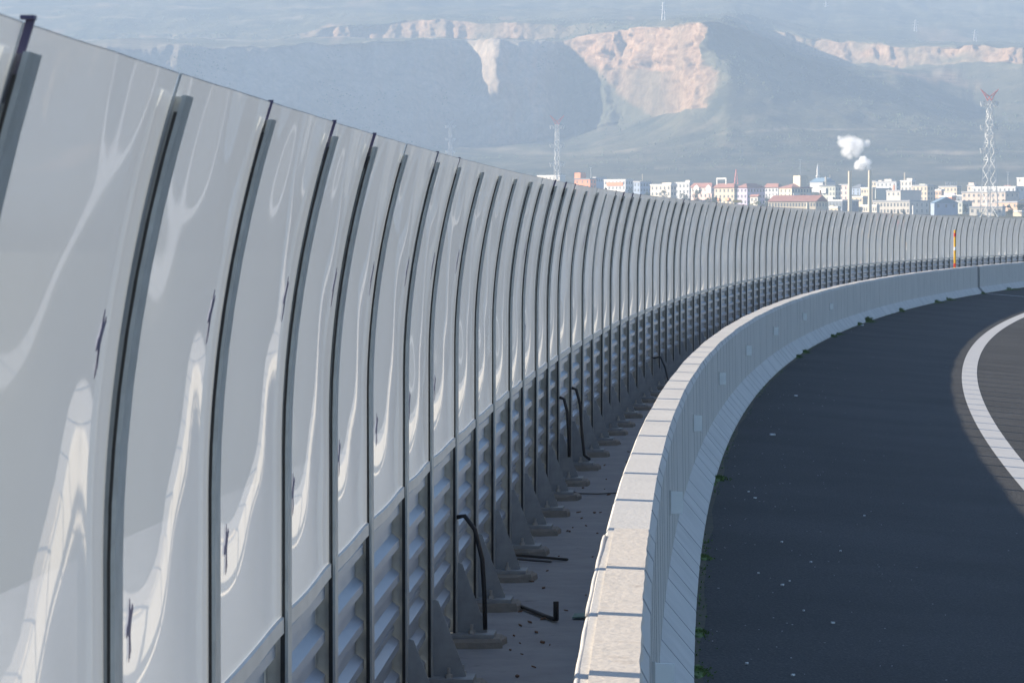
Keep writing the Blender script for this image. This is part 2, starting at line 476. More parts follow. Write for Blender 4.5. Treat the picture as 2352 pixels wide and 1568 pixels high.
NU, NV = 26, 44
BAY = 2.07
SHEETS = []
for k in range(7):
    W = (random.uniform(.017, .027), random.uniform(.002, .004), random.uniform(-.5, .5), random.uniform(.0018, .0036), random.uniform(-.8, .8))
    mb = MB()
    L = BAY - .024
    grid = []
    for side, off in ((0, 0), (1, -.006)):
        for j in range(NV + 1):
            v = j / NV; z = ZB + (ZT - ZB) * v
            row = []
            for i in range(NU + 1):
                u = i / NU
                row.append(Vector((-.026 + off + bend(z) + bulge(u, v, k, W), -L / 2 + L * u, z)))
            grid.append(row)
    for r in grid: mb.v += r
    nn = NU + 1
    for side in (0, 1):
        b = side * (NV + 1) * nn
        for j in range(NV):
            for i in range(NU):
                q_ = [b + j * nn + i, b + j * nn + i + 1, b + (j + 1) * nn + i + 1, b + (j + 1) * nn + i]
                mb.f.append(q_ if side == 0 else q_[::-1]); mb.m.append(side)
    o2 = (NV + 1) * nn
    def rim(ids):
        for a_, b_ in zip(ids[:-1], ids[1:]):
            mb.poly([mb.v[a_], mb.v[b_], mb.v[b_ + o2], mb.v[a_ + o2]], 2)
    rim([NV * nn + i for i in range(nn)]); rim([i for i in range(nn)][::-1])
    rim([j * nn for j in range(NV + 1)]); rim([j * nn + NU for j in range(NV + 1)][::-1])
    ms = mb.mesh('clear_sheet', [M['sheet'], M['sheet_back'], M['edge']], smooth=True, fix=False)
    # bottom rail under the sheet
    mb = MB(); rings = []
    for i in range(13):
        u = i / 12; x = -.032 + bulge(u, 0.0, k, W); y = -L / 2 + .045 + (L - .09) * u
        rings.append([(x - .018, y, ZB - .045), (x + .018, y, ZB - .045), (x + .018, y, ZB + .012), (x + .008, y, ZB + .016), (x - .018, y, ZB + .016)])
    mb.sweep(rings, close=True, caps=True)
    mr = mb.mesh('bottom_rail', M['rail'])
    # two bird shaped stickers
    st = []
    for (u0, z0, sc) in ((.83, ZB + 1.2, .72), (.16, ZB + .44, .72)):
        mb = MB()
        outl = [(0, .11), (.014, .085), (.018, .06), (.05, .045), (.085, .05), (.11, .02), (.08, .022), (.045, .0), (.022, -.02), (.018, -.06), (.036, -.10), (.012, -.09), (0, -.105)]
        outl = outl + [(-x, y) for x, y in outl[-2:0:-1]]
        pts = []
        for (dy, dz) in outl:
            z = z0 + dz * sc + dy * .3; u = u0 + dy * sc * .62 / L; v = (z - ZB) / (ZT - ZB)
            pts.append(Vector((-.0225 + bend(z) + bulge(u, v, k, W), -L / 2 + L * u, z)))
        cen = sum(pts, Vector()) / len(pts); cen.x += .0008
        b = len(mb.v); mb.v += pts + [cen] + [p - Vector((.0016, 0, 0)) for p in pts]
        n = len(pts)
        for j in range(n):
            j2 = (j + 1) % n
            mb.f.append([b + j, b + j2, b + n]); mb.m.append(0)
            mb.f.append([b + j2, b + j, b + n + 1 + j, b + n + 1 + j2]); mb.m.append(0)
        st.append(mb.mesh('bird_sticker', M['sticker']))
    SHEETS.append((ms, mr, st))

# ribbed metal panel for the lower part
prof = []
z = -.06
x_in, x_out = -.088, -.046
ztops = []
prof.append((x_in, z))
nrib = 7
ph = (ZB - .05 + .06) / nrib
for k in range(nrib):
    z0 = -.06 + k * ph
    if k == 3:
        prof += [(x_in, z0 + .012), (x_in + .012, z0 + .02), (x_in + .012, z0 + .045), (x_in, z0 + .05)]
    prof += [(x_in, z0 + .075), (x_out, z0 + .105), (x_out, z0 + .150), (x_in, z0 + ph - .006)]
prof.append((x_in, ZB - .05))
PANELS = []
for k in range(3):
    mb = MB()
    Lp = BAY - .07 - .012 * k
    pp = prof + [(-.108, ZB - .05), (-.108, -.06)]
    rings = [[(x, y, z) for x, z in pp] for y in (-Lp / 2 - .006 * k, Lp / 2)]
    mb.sweep(rings, close=True, caps=True)
    PANELS.append(mb.mesh('metal_panel', M['alu']))

fence = thing('noise_barrier', 'long curving roadside noise barrier of hazy clear sheets over grey ribbed metal panels', 'noise barrier', pol(POSTS[0], fence_r(POSTS[0]), walk_z(POSTS[0])))
finv = -fence.location
for k, s in enumerate(POSTS):
    base = pol(s, fence_r(s), -.0607 + lift(s)); rz = -s / R_TOE
    p = link('post', ME_POST, fence, base + finv, rz)
    p.rotation_euler = (random.uniform(-.004, .004), random.uniform(-.004, .004), rz)
    link('gusset', ME_GUSSET, p); link('base_plate', ME_PLATE, p)
    link('grout_pad', ME_PADS[k % 4], p); link('gasket', ME_GASKET, p)
    if s < 75:
        for (bx, by) in ((.10, -.085), (.17, .09)):
            link('anchor_bolt', ME_BOLT, p, (bx, by, 0))
    if random.random() < .62 and k not in (12, 13, 14, 15):
        link('edge_seal', ME_SEAL[1 if k in (4, 15, 22) else 0], p)
    if k + 1 < len(POSTS):
        s2 = POSTS[k + 1]
        a = pol(s, fence_r(s), -.0607 + lift(s)); b = pol(s2, fence_r(s2), -.0607 + lift(s2))
        mid = (a + b) / 2; d = b - a
        ang = math.atan2(d.y, d.x) - PI / 2
        sc = math.hypot(d.x, d.y) / BAY
        slope = math.atan2(d.z, math.hypot(d.x, d.y))
        ms, mr, st = SHEETS[(k * 3 + k // 4) % 7]
        pn = link('clear_sheet', ms, fence, mid + finv)
        pn.rotation_euler = (slope, random.uniform(-.0012, .0012), ang + random.uniform(-.002, .002)); pn.scale = (1, sc, 1)
        link('bottom_rail', mr, pn)
        if s < 120:
            for q_, o in enumerate(st):
                if k < 12 or (k * 7 + q_ * 3) % 5 < 1: link('bird_sticker', o, pn)
        mp_ = link('metal_panel', PANELS[(k * 5 + k // 3) % 3], fence, mid + finv + Vector((0, 0, random.uniform(-.008, .004))))
        mp_.rotation_euler = (slope, 0, ang); mp_.scale = (1, sc, 1)

# ------------------------------------------------------------------ small things between barrier and fence
def post_local(k, x, y, z):
    s = POSTS[k]; rz = -s / R_TOE
    return pol(s, fence_r(s), -.0607 + lift(s)) + Matrix.Rotation(rz, 3, 'Z') @ Vector((x, y, z))


K0 = 7                                    # index of the first measured post


def wp(xd, yd, dz=0.012):
    z = walk_z(35)
    for _ in range(4):
        p = ground_at(xd, yd, z + dz); z = walk_z(R_TOE * math.asin((p.y - CY) / 678.5))
    return p


def z8(x, y): return ((1366 + x / 1.7213) * S, (1820 + y / 1.7213) * S)


mb = MB(); mb.tube([post_local(K0 + 5, x, y, z) for x, y, z in ((.0, -.07, .78), (.05, -.08, .79), (.12, -.09, .70), (.17, -.10, .50), (.185, -.10, .25), (.19, -.10, .03))], .016, 7)
tag(mb.build('cable', M['rubber'], smooth=True), 'thick black cable looping from a post down to the walkway, nearest hanging cable', 'cable')
mb = MB(); mb.tube([post_local(K0 + 12, x, y, z) for x, y, z in ((.0, -.07, .86), (.05, -.08, .84), (.085, -.09, .7), (.10, -.10, .45), (.105, -.1, .22))], .017, 7)
tag(mb.build('cable', M['rubber'], smooth=True), 'straight black cable hanging down a metal panel, left one of a pair', 'cable')
mb = MB(); mb.tube([post_local(K0 + 13, x, y, z) for x, y, z in ((.0, -.07, .85), (.05, -.08, .83), (.095, -.09, .66), (.115, -.10, .35), (.15, -.2, .09), (.22, -.4, .06))], .017, 7)
tag(mb.build('cable', M['rubber'], smooth=True), 'black cable bending onto the walkway, right one of a hanging pair', 'cable')
mb = MB(); mb.tube([post_local(K0 + 22, x, y, z) for x, y, z in ((.0, -.07, .45), (.12, -.08, .47), (.2, -.12, .30), (.26, -.3, .1), (.36, -.6, .06))], .016, 7)
tag(mb.build('cable', M['rubber'], smooth=True), 'small black cable hoop at the far end of the visible walkway', 'cable')


def strip(pix, w, label, up=None):
    mb = MB(); pts = [wp(*z8(*p), dz=.02) for p in pix]
    mb.tube(pts, w, 6, flat=.55)
    if up:
        e = pts[-1]; mb.tube([e, e + Vector((0, 0, up))], w * .9, 6)
    tag(mb.build('rubber_strip', M['rubber'], smooth=True), label, 'rubber strip')


strip([(1090, 990), (1180, 1025), (1300, 1070), (1400, 1110), (1478, 1138)], .022, 'long black rubber strip lying slanted on the walkway with its end turned up', .13)
strip([(1150, 690), (1300, 700), (1450, 712), (1552, 722)], .022, 'straight black rubber strip lying crosswise on the walkway')
strip([(1165, 716), (1300, 728), (1442, 738)], .014, 'thin black strip lying just in front of the straight rubber strip')
strip([(1490, 232), (1560, 245), (1640, 266), (1760, 268), (1895, 262)], .012, 'thin black wire crossing the whole walkway to the barrier')
strip([(570, 1478), (640, 1510), (700, 1545), (760, 1590)], .03, 'black rubber strip beside the nearest base plate at the bottom edge')
mb = MB(); p = wp(*z8(1648, 1128)); mb.prism([p + Vector(v) for v in ((-.06, 0, .0), (.05, -.03, .01), (.06, .12, .02), (-.04, .16, .01))], (0, 0, .008))
tag(mb.build('plastic_scrap', M['green_scrap']), 'green plastic scrap on the walkway against the barrier', 'scrap')
mb = MB()
for k in range(230):
    s = random.uniform(24, 60) if k > 60 else random.uniform(24, 31); r = random.uniform(R_BACK + .02, 679.2) if random.random() < .6 else R_BACK + abs(random.gauss(0, .12)) + .02
    L = random.uniform(.006, .03); w_ = L * random.uniform(.2, .7); t = random.uniform(0, PI)
    c = pol(s, r, walk_z(s) + .006); a = Vector((math.cos(t), math.sin(t), .15)) * L; b = Vector((-math.sin(t), math.cos(t), .0)) * w_
    mb.prism([c - a, c + b, c + a, c - b], (0, 0, .006 + L * .1))
tag(mb.build('leaf_litter', M['leaf_litter']), 'dry leaves and crumbs scattered over the walkway', 'litter', kind='stuff')

# yellow marker post
mk = pol(R_TOE * math.asin((146 - CY) / 678.7), 678.75, walk_z(160))
mk.x = (2193 - 1176) / FPX * 146; mk.y = 146
root = thing('marker_post', 'yellow marker pole with red and white bands standing behind the barrier', 'marker post', mk)
ztop = CAMZ - (530 - YH) / FPX * 146 - mk.z


def cyl(z0, z1, r): 
    m_ = MB(); m_.tube([(0, 0, z0), (0, 0, z1)], r, 14); return m_


cyl(0, ztop, .047).build('pole', M['yellow'], root, smooth=False)
for (a, b, mm, nm) in ((ztop - .25, ztop - .09, 'red', 'red_band'), (ztop - .82, ztop - .68, 'bandwhite', 'white_band'), (ztop - 1.52, ztop - 1.36, 'red', 'red_band')):
    cyl(a, b, .050).build(nm, M[mm], root)
m_ = MB(); m_.tube([(0, 0, ztop), (0, 0, ztop + .03)], [.055, .03], 12); m_.build('pole_cap', M['yellow'], root)

# ------------------------------------------------------------------ road litter and grass
def road_pt(xd, yd):
    z = -.1
    for _ in range(6):
        p = ground_at(xd, yd, z); r = math.hypot(p.x - CX, p.y - CY); z = road_z(min(r, R_TOE))
    p.z = z + .005
    return p


def z9(x, y): return ((2732 + x / 1.7218) * S, (1820 + y / 1.7218) * S)
def z6(x, y): return ((2732 + x / 1.722) * S, (910 + y / 1.722) * S)


for k, (px, L) in enumerate(((z9(685, 607), .05), (z9(887, 746), .05), (z9(525, 823), .04), (z9(740, 877), .03), (z9(445, 1450), .05), (z9(765, 1531), .055), (z9(1040, 1168), .06), (z9(838, 1082), .035), (z9(1090, 670), .045), (z9(455, 258), .05), (z9(500, 303), .07), (z6(1235, 676), .2), (z6(780, 1163), .12), (z6(620, 1433), .16), (z9(690, 905), .06), (z9(1255, 424), .05))):
    p = road_pt(*px); t = random.uniform(-.4, .4); L *= .5
    a = Vector((math.cos(t), math.sin(t) * 2, 0)) * L / 2; b = Vector((-math.sin(t), math.cos(t), 0)) * L * random.uniform(.5, 1.2)
    mb = MB(); mb.prism([p - a, p - a * .2 - b, p + a, p + a * .3 + b], Vector((0, 0, .006)) )
    for q_ in (4, 6): mb.v[q_] = mb.v[q_] + Vector((0, 0, L * .22))
    tag(mb.build('paper_scrap', M['paper']), 'small white scrap lying on the dark shaded shoulder', 'scrap', 'white scraps on the shoulder')
mb = MB()
for k in range(330):
    s = 26 + abs(random.gauss(0, 32)); r = R_TOE - abs(random.gauss(0, 1.0)) - .03 if random.random() < .75 else random.uniform(672, R_TOE)
    if r < 668: continue
    L = random.uniform(.002, .0045) * (1 + s / 130); c = pol(s, r, road_z(r) + .003); t = random.uniform(0, PI)
    a = Vector((math.cos(t), math.sin(t), 0)) * L * random.uniform(.8, 1.7); b = Vector((-math.sin(t), math.cos(t), 0)) * L
    mb.prism([c - a, c - b, c + a, c + b], (0, 0, L * .8))
tag(mb.build('road_grit', M['grit']), 'pale grit and gravel crumbs strewn over the shoulder', 'grit', kind='stuff')


def blades(mb, c, n, spread, h, along=1.0):
    for _ in range(n):
        t = random.uniform(0, 2 * PI); d = abs(random.gauss(0, spread))
        p = c + Vector((math.cos(t) * d * .35, math.sin(t) * d * along, 0))
        lean = Vector((random.gauss(.15, .35), random.gauss(0, .35), 1)).normalized(); hh = h * random.uniform(.45, 1.15) * max(.3, 1 - d / spread * .3)
        sd = Vector((random.uniform(-1, 1), random.uniform(-1, 1), 0)).normalized() * random.uniform(.004, .010) * (1 + h * 2)
        mid = p + lean * hh * .55; tip = p + (lean + Vector((random.gauss(.1, .25), random.gauss(0, .25), -.15))) * hh
        b = len(mb.v); mb.v += [p - sd, p + sd, mid + sd * .7, mid - sd * .7, tip]
        mb.f += [[b, b + 1, b + 2, b + 3], [b + 3, b + 2, b + 4]]; mb.m += [0, 0]


TUFTS = [(z6(768, 893), .13, .4, 0), (z6(815, 862), .15, .5, 0), (z6(1012, 752), .15, .5, 0), (z6(1062, 735), .10, .7, 0), (z6(1212, 672), .18, .5, 0), (z6(1272, 650), .30, .9, 1), (z6(1495, 578), .24, .6, 0), (z6(1755, 517), .22, 1.2, 0), (z6(1835, 500), .22, 1.4, 0), (z6(2085, 456), .2, .7, 0), (z6(2270, 428), .24, 2.6, 2), (z9(240, 165), .10, .5, 0), (z9(140, 710), .07, .3, 0), (z9(85, 1230), .06, .35, 0), (z9(85, 1500), .07, .4, 3)]
for px, h, sp, big in TUFTS:
    p = ground_at(px[0], px[1], 0.0)
    s = R_TOE * math.asin((p.y - CY) / R_TOE); c = pol(s, R_TOE - .02, -.005); h *= .75
    mb = MB(); blades(mb, c, 420 if big == 1 else 260, sp * .36, h)
    mb.v = [v for v in mb.v]
    ring = [pol(s + math.cos(t_) * sp * 1.0, R_TOE - .02 + math.sin(t_) * (.03 + .04 * sp), 0) for t_ in np.linspace(0, 2 * PI, 17)[:-1]]
    mb.sweep([[Vector((p_.x, p_.y, -.02)) for p_ in ring], [Vector((p_.x * .75 + c.x * .25, p_.y * .75 + c.y * .25, .012)) for p_ in ring]], close=True, caps=True)
    lab = {0: 'small green grass tuft growing where the concrete barrier meets the road', 1: 'biggest bushy green tuft at the barrier foot halfway round the bend', 2: 'long strip of green weeds at the barrier foot beyond the dark joint', 3: 'grass tuft at the barrier foot at the bottom edge of the view'}[big]
    o = mb.build('grass_tuft', M['grass'], fix=False); tag(o, lab, 'grass tuft', 'grass tufts along the barrier foot')
mb = MB()
for k in range(900):
    s = random.uniform(24, 190)
    if math.sin(s * .35) + math.sin(s * .83 + 2) < -.4: continue
    blades(mb, pol(s, R_TOE - .015, -.004), 3, .15, random.uniform(.015, .05), 1)
tag(mb.build('weeds', M['grass'], fix=False), 'thin line of weeds along the barrier foot', 'weeds', kind='stuff')
ribbon('dirt_strip', 20, 200, 1, lambda s: [(R_TOE + .003, .002), (R_TOE - .05 - .03 * math.sin(s * 1.3) * math.sin(s * .37), road_z(R_TOE - .05) + .004)], M['soil'])

# ------------------------------------------------------------------ terrain: one sheet, profiles run away from the road
XC = [-1400, -300, 300, 700, 950, 1070, 1150, 1300, 1420, 1500, 1570, 1625, 1665, 1720, 1819, 1922, 2060, 2170, 2240, 2352, 2700, 3800, 7000]
# y then distance for A..I in every column
TA = {
    -1400: [(385, 2800), (345, 2900), (215, 2980), (112, 3040), (94, 4110), (85, 4116), (40, 4250), (-40, 4850), (-80, 5080)],
    -300: [(385, 2820), (338, 2980), (215, 3060), (112, 3120), (95, 3990), (87, 3997), (40, 4160), (-40, 4850), (-80, 5080)],
    300: [(385, 2830), (334, 3090), (205, 3170), (104, 3235), (89, 3880), (80, 3887), (30, 4060), (-40, 4850), (-80, 5080)],
    700: [(390, 2840), (336, 3200), (204, 3285), (106, 3350), (88, 3790), (76, 3799), (30, 4000), (-40, 4850), (-80, 5080)],
    950: [(388, 2845), (338, 3285), (202, 3370), (98, 3432), (95, 3715), (52, 3735), (34, 3950), (-40, 4850), (-80, 5080)],
    1070: [(386, 2845), (336, 3345), (200, 3435), (97, 3498), (94, 3660), (53, 3680), (34, 3930), (-40, 4850), (-80, 5080)],
    1150: [(385, 2840), (335, 3330), (195, 3395), (97, 3450), (94, 3610), (54, 3630), (34, 3900), (-40, 4850), (-80, 5080)],
    1300: [(380, 2830), (322, 3400), (160, 3478), (93, 3512), (89, 3545), (58, 3565), (40, 3880), (-40, 4850), (-80, 5080)],
    1420: [(378, 2820), (290, 3330), (165, 3392), (72, 3428), (70, 3455), (58, 3470), (42, 3860), (-40, 4850), (-80, 5080)],
    1500: [(375, 2820), (266, 3225), (165, 3275), (64, 3310), (62, 3350), (56, 3370), (44, 3840), (-40, 4850), (-80, 5080)],
    1570: [(372, 2820), (258, 3095), (160, 3132), (58, 3165), (56, 3240), (53, 3300), (44, 3840), (-40, 4850), (-80, 5080)],
    1625: [(370, 2820), (252, 3045), (155, 3085), (57, 3115), (55, 3220), (52, 3300), (42, 3840), (-40, 4850), (-80, 5080)],
    1665: [(368, 2820), (250, 2985), (150, 3080), (59, 3160), (57, 3260), (53, 3330), (40, 3840), (-40, 4850), (-80, 5080)],
    1720: [(366, 2820), (255, 2980), (165, 3080), (82, 3180), (80, 3740), (66, 3756), (42, 3880), (-40, 4850), (-80, 5080)],
    1819: [(364, 2820), (275, 2970), (200, 3070), (127, 3190), (122, 3690), (86, 3708), (60, 3880), (-40, 4850), (-80, 5080)],
    1922: [(362, 2820), (290, 2960), (225, 3060), (155, 3190), (150, 3620), (103, 3638), (80, 3880), (-40, 4850), (-80, 5080)],
    2060: [(360, 2820), (305, 2950), (262, 3040), (176, 3180), (158, 3520), (110, 3538), (92, 3880), (-40, 4850), (-80, 5080)],
    2170: [(358, 2820), (315, 2940), (285, 3020), (232, 3160), (150, 3450), (106, 3468), (95, 3880), (-40, 4850), (-80, 5080)],
    2240: [(358, 2820), (322, 2940), (300, 3010), (262, 3140), (150, 3395), (110, 3413), (100, 3880), (-40, 4850), (-80, 5080)],
    2352: [(358, 2820), (326, 2940), (300, 3010), (252, 3120), (150, 3320), (118, 3337), (105, 3880), (-40, 4850), (-80, 5080)],
    2700: [(360, 2820), (326, 2940), (290, 3010), (250, 3130), (160, 3400), (130, 3430), (110, 3740), (-40, 4850), (-80, 5080)],
    3800: [(370, 2820), (336, 2940), (300, 3010), (260, 3130), (190, 3400), (150, 3430), (130, 3740), (-40, 4850), (-80, 5080)],
    7000: [(370, 2820), (336, 2940), (300, 3010), (260, 3130), (190, 3400), (150, 3430), (130, 3740), (-40, 4850), (-80, 5080)],
}
FIX = [(542, 600), (494, 1700), (459, 2050), (436, 2400), (425, 2550), (413, 2680)]
COLS = np.array([[(y, r) for y, r in FIX] + TA[x] for x in XC], float)      # col, node, (y, r)


def smooth_interp(x, xs, a):
    k = int(np.clip(np.searchsorted(xs, x) - 1, 0, len(xs) - 2)); t = np.clip((x - xs[k]) / (xs[k + 1] - xs[k]), 0, 1)
    return a[k] * (1 - t) + a[k + 1] * t


def column(xd):
    n = smooth_interp(xd, XC, COLS)
    return n[:, 0], n[:, 1]


def terr_z(X, Y):
    xd = 1176 + FPX * X / Y
    ys, rs = column(xd)
    zs = CAMZ + (YH - ys) / FPX * rs; zs[0] = -1.9
    return float(np.interp(Y, rs, zs))


# value noise
LAT = rng.random((256, 256))


def vnoise(x, y):
    xi = np.floor(x).astype(int); yi = np.floor(y).astype(int); fx = x - xi; fy = y - yi
    fx = fx * fx * (3 - 2 * fx); fy = fy * fy * (3 - 2 * fy)
    g_ = lambda a, b: LAT[a % 256, b % 256]
    return (g_(xi, yi) * (1 - fx) + g_(xi + 1, yi) * fx) * (1 - fy) + (g_(xi, yi + 1) * (1 - fx) + g_(xi + 1, yi + 1) * fx) * fy


def fbm(x, y, o=4):
    s_ = 0; a = .5
    for k in range(o):
        s_ = s_ + a * vnoise(x * 2 ** k + 17.3 * k, y * 2 ** k + 9.1 * k); a *= .5
    return s_ - .47


xcols = np.concatenate([np.arange(-1400, -60, 24), np.arange(-60, 2420, 4.0), np.arange(2420, 3801, 24), np.arange(3900, 7001, 100)])
sub = [6, 8, 8, 6, 6, 10, 24, 34, 34, 6, 18, 16, 30, 10]
nodes = COLS.shape[1]
RW = []
for k in range(nodes - 1):
    for j in range(sub[k]): RW.append(k + j / sub[k])
RW.append(nodes - 1)
RW = np.array(RW); nr = len(RW); nc = len(xcols)
Yg = np.zeros((nr, nc)); Zg = np.zeros((nr, nc))
for c, xd in enumerate(xcols):
    xw = xd + 26 * fbm(np.full(nodes, xd / 70.), np.arange(nodes) * .9 + 3.3, 4) + 10 * fbm(np.full(nodes, xd / 18.), np.arange(nodes) * 1.7, 3)
    cc = np.array([column(x_) for x_ in xw]); ys = cc[np.arange(nodes), 0, np.arange(nodes)]; rs = np.maximum.accumulate(cc[np.arange(nodes), 1, np.arange(nodes)])
    # ledges waver
    ys = ys.copy(); 
    for n_ in (9, 11): ys[n_] += 9 * float(fbm(np.array([xd / 45.]), np.array([7.7 + n_]), 3)[0])
    zs = CAMZ + (YH - ys) / FPX * rs; zs[0] = -1.9
    Yg[:, c] = np.interp(RW, np.arange(nodes), rs); Zg[:, c] = np.interp(RW, np.arange(nodes), zs)
ker = np.exp(-np.linspace(-1.6, 1.6, 9) ** 2); ker /= ker.sum()
for arr in (Yg, Zg):
    pad = np.pad(arr, ((0, 0), (4, 4)), mode='edge'); arr[:] = sum(ker[i] * pad[:, i:i + nc] for i in range(9))
Xd = np.broadcast_to(xcols, (nr, nc)); RWb = np.broadcast_to(RW[:, None], (nr, nc))
Xg = (Xd - 1176) / FPX * Yg
# relief: strong on the steep quarry walls, gentle on the slopes
dz = np.gradient(Zg, axis=0); dr = np.gradient(Yg, axis=0)
steep = np.clip((dz / np.maximum(dr, .5) - .55) / .6, 0, 1)
on = np.clip((RWb - 5.2) / .6, 0, 1)
quarry = np.clip((1650 - Xd) / 40, 0, 1)
gul = fbm(Xg / 24, Zg / 90, 5) * 2
spur = fbm(Xg / 75 + 5, Zg / 160 + 2, 3) * 2
crag = fbm(Xg / 8, Zg / 9, 4) * 2 + np.abs(fbm(Xg / 13 + 5, Zg / 30 + 7, 4)) * 3
sl = fbm(Xg / 90, Yg / 120, 5) * 2
Yn = Yg + on * steep * (gul * 20 + spur * 46 * quarry + crag * 10)
Zn = Zg + on * (sl * 7 * np.clip((RWb - 5.5) / 1.5, 0, 1) + fbm(Xg / 22, Yg / 26, 4) * 5 * (1 - steep * .5))
far_m = np.clip((RWb - 12) / .6, 0, 1)
Zn += far_m * fbm(Xg / 130 + 9, Yg / 260, 5) * 60
cliff = np.clip((Xd - 1240) / 80, 0, 1) * np.clip((1665 - Xd) / 20, 0, 1)
wallm = np.clip((RWb - 6.25) * 2, 0, 1) * np.clip((9.35 - RWb) * 2, 0, 1) * np.clip((1480 - Xd) / 60, 0, 1)
Yn += wallm * (spur * 42 + gul * 15)
Xn = Xg + on * steep * cliff * (fbm(Yg / 26, Zg / 55 + 11, 5) * 26 + crag * 5) + on * np.clip(1 - np.abs(Xd - 1640) / 80, 0, 1) * (fbm(Zg / 18 + 2, Yg / 40, 4) * 30)
rock = steep * np.clip(RWb - 6.0, 0, 1) * np.clip(12.2 - RWb, 0, 1)
hn = fbm(Zg / 22 + 4, Xg / 60, 4) * 2
main_hill = np.clip((Xd - 1622 + hn * 45) / 10, 0, 1) * np.clip((9.05 - RWb) * 8, 0, 1)
low = np.clip(((YH - (Zg - CAMZ) / Yg * FPX) - np.interp(Xd + hn * 20, [1240, 1300, 1480, 1500], [100, 108, 262, 300])) / 14, 0, 1) * ((Xd > 1235) & (Xd < 1500))  # no rock below this line: the slope's shade is painted as darker ground
rock = rock * (1 - main_hill) * (1 - low)
rock = rock * np.where(RWb > 9.2, np.clip(.25 + 2.2 * (fbm(Xg / 26 + 7, Zg / 12, 4) + .25), .05, .9), 1)
pale = wallm * np.clip((RWb - 6.75) * 2.5, 0, 1) * np.clip((1300 - Xd) / 60, 0, 1) * np.clip(.75 + 1.6 * fbm(Xg / 45 + 2, Zg / 25 + 5, 4), .2, 1)
rock = np.maximum(rock, pale * .0)
rock = np.maximum(rock, np.clip((fbm(Xg / 60 + 3, Zg / 24 + 8, 5) * 2 - .42) * 5, 0, .75) * np.clip((RWb - 5.5) * 2, 0, 1) * np.clip(12.5 - RWb, 0, 1) * (1 - main_hill * .9) * (1 - low))
# bare tracks and benches
track = np.zeros_like(rock)
for (c0, yv, amp, w_, x0, x1) in ((1, 348, 6, 3.2, -200, 1640), (2, 352, 9, 3.4, 1650, 2600), (3, 92, 5, 2.2, -200, 1000), (4, 20, 5, 1.2, -100, 800), (5, 300, 8, 1.4, 1630, 2300), (6, 385, 5, 3.5, 1500, 2352), (7, 172, 4, 1.5, 1990, 2400), (8, 45, 4, 1.0, -200, 700)):
    ypix = YH - (Zg - CAMZ) / Yg * FPX
    line = yv + amp * 2 * fbm(xcols / 160 + c0 * 3.1, np.full(nc, 1.7 + c0), 4)
    tr_ = np.clip(1.6 - np.abs(ypix - line) / w_, 0, 1) * ((Xd > x0) & (Xd < x1))
    track = np.maximum(track, .55 * tr_ * np.clip(.4 + 3 * fbm(Xg / 40 + c0, Yg / 40, 3), .15, 1))
verts = np.stack([Xn, Yn, Zn], -1).reshape(-1, 3)
idx = np.arange(nr * nc).reshape(nr, nc)
faces = np.stack([idx[:-1, :-1], idx[:-1, 1:], idx[1:, 1:], idx[1:, :-1]], -1).reshape(-1, 4)
me = bpy.data.meshes.new('hills')
me.vertices.add(len(verts)); me.vertices.foreach_set('co', verts.ravel())
me.loops.add(faces.size); me.loops.foreach_set('vertex_index', faces.ravel())
me.polygons.add(len(faces)); me.polygons.foreach_set('loop_start', np.arange(0, faces.size, 4)); me.polygons.foreach_set('loop_total', np.full(len(faces), 4))
me.update(calc_edges=True)
for nm, arr in (('rock', rock), ('track', track), ('pale', pale)):
    at_ = me.attributes.new(nm, 'FLOAT', 'POINT'); at_.data.foreach_set('value', np.clip(arr, 0, 1).ravel().astype(np.float32))


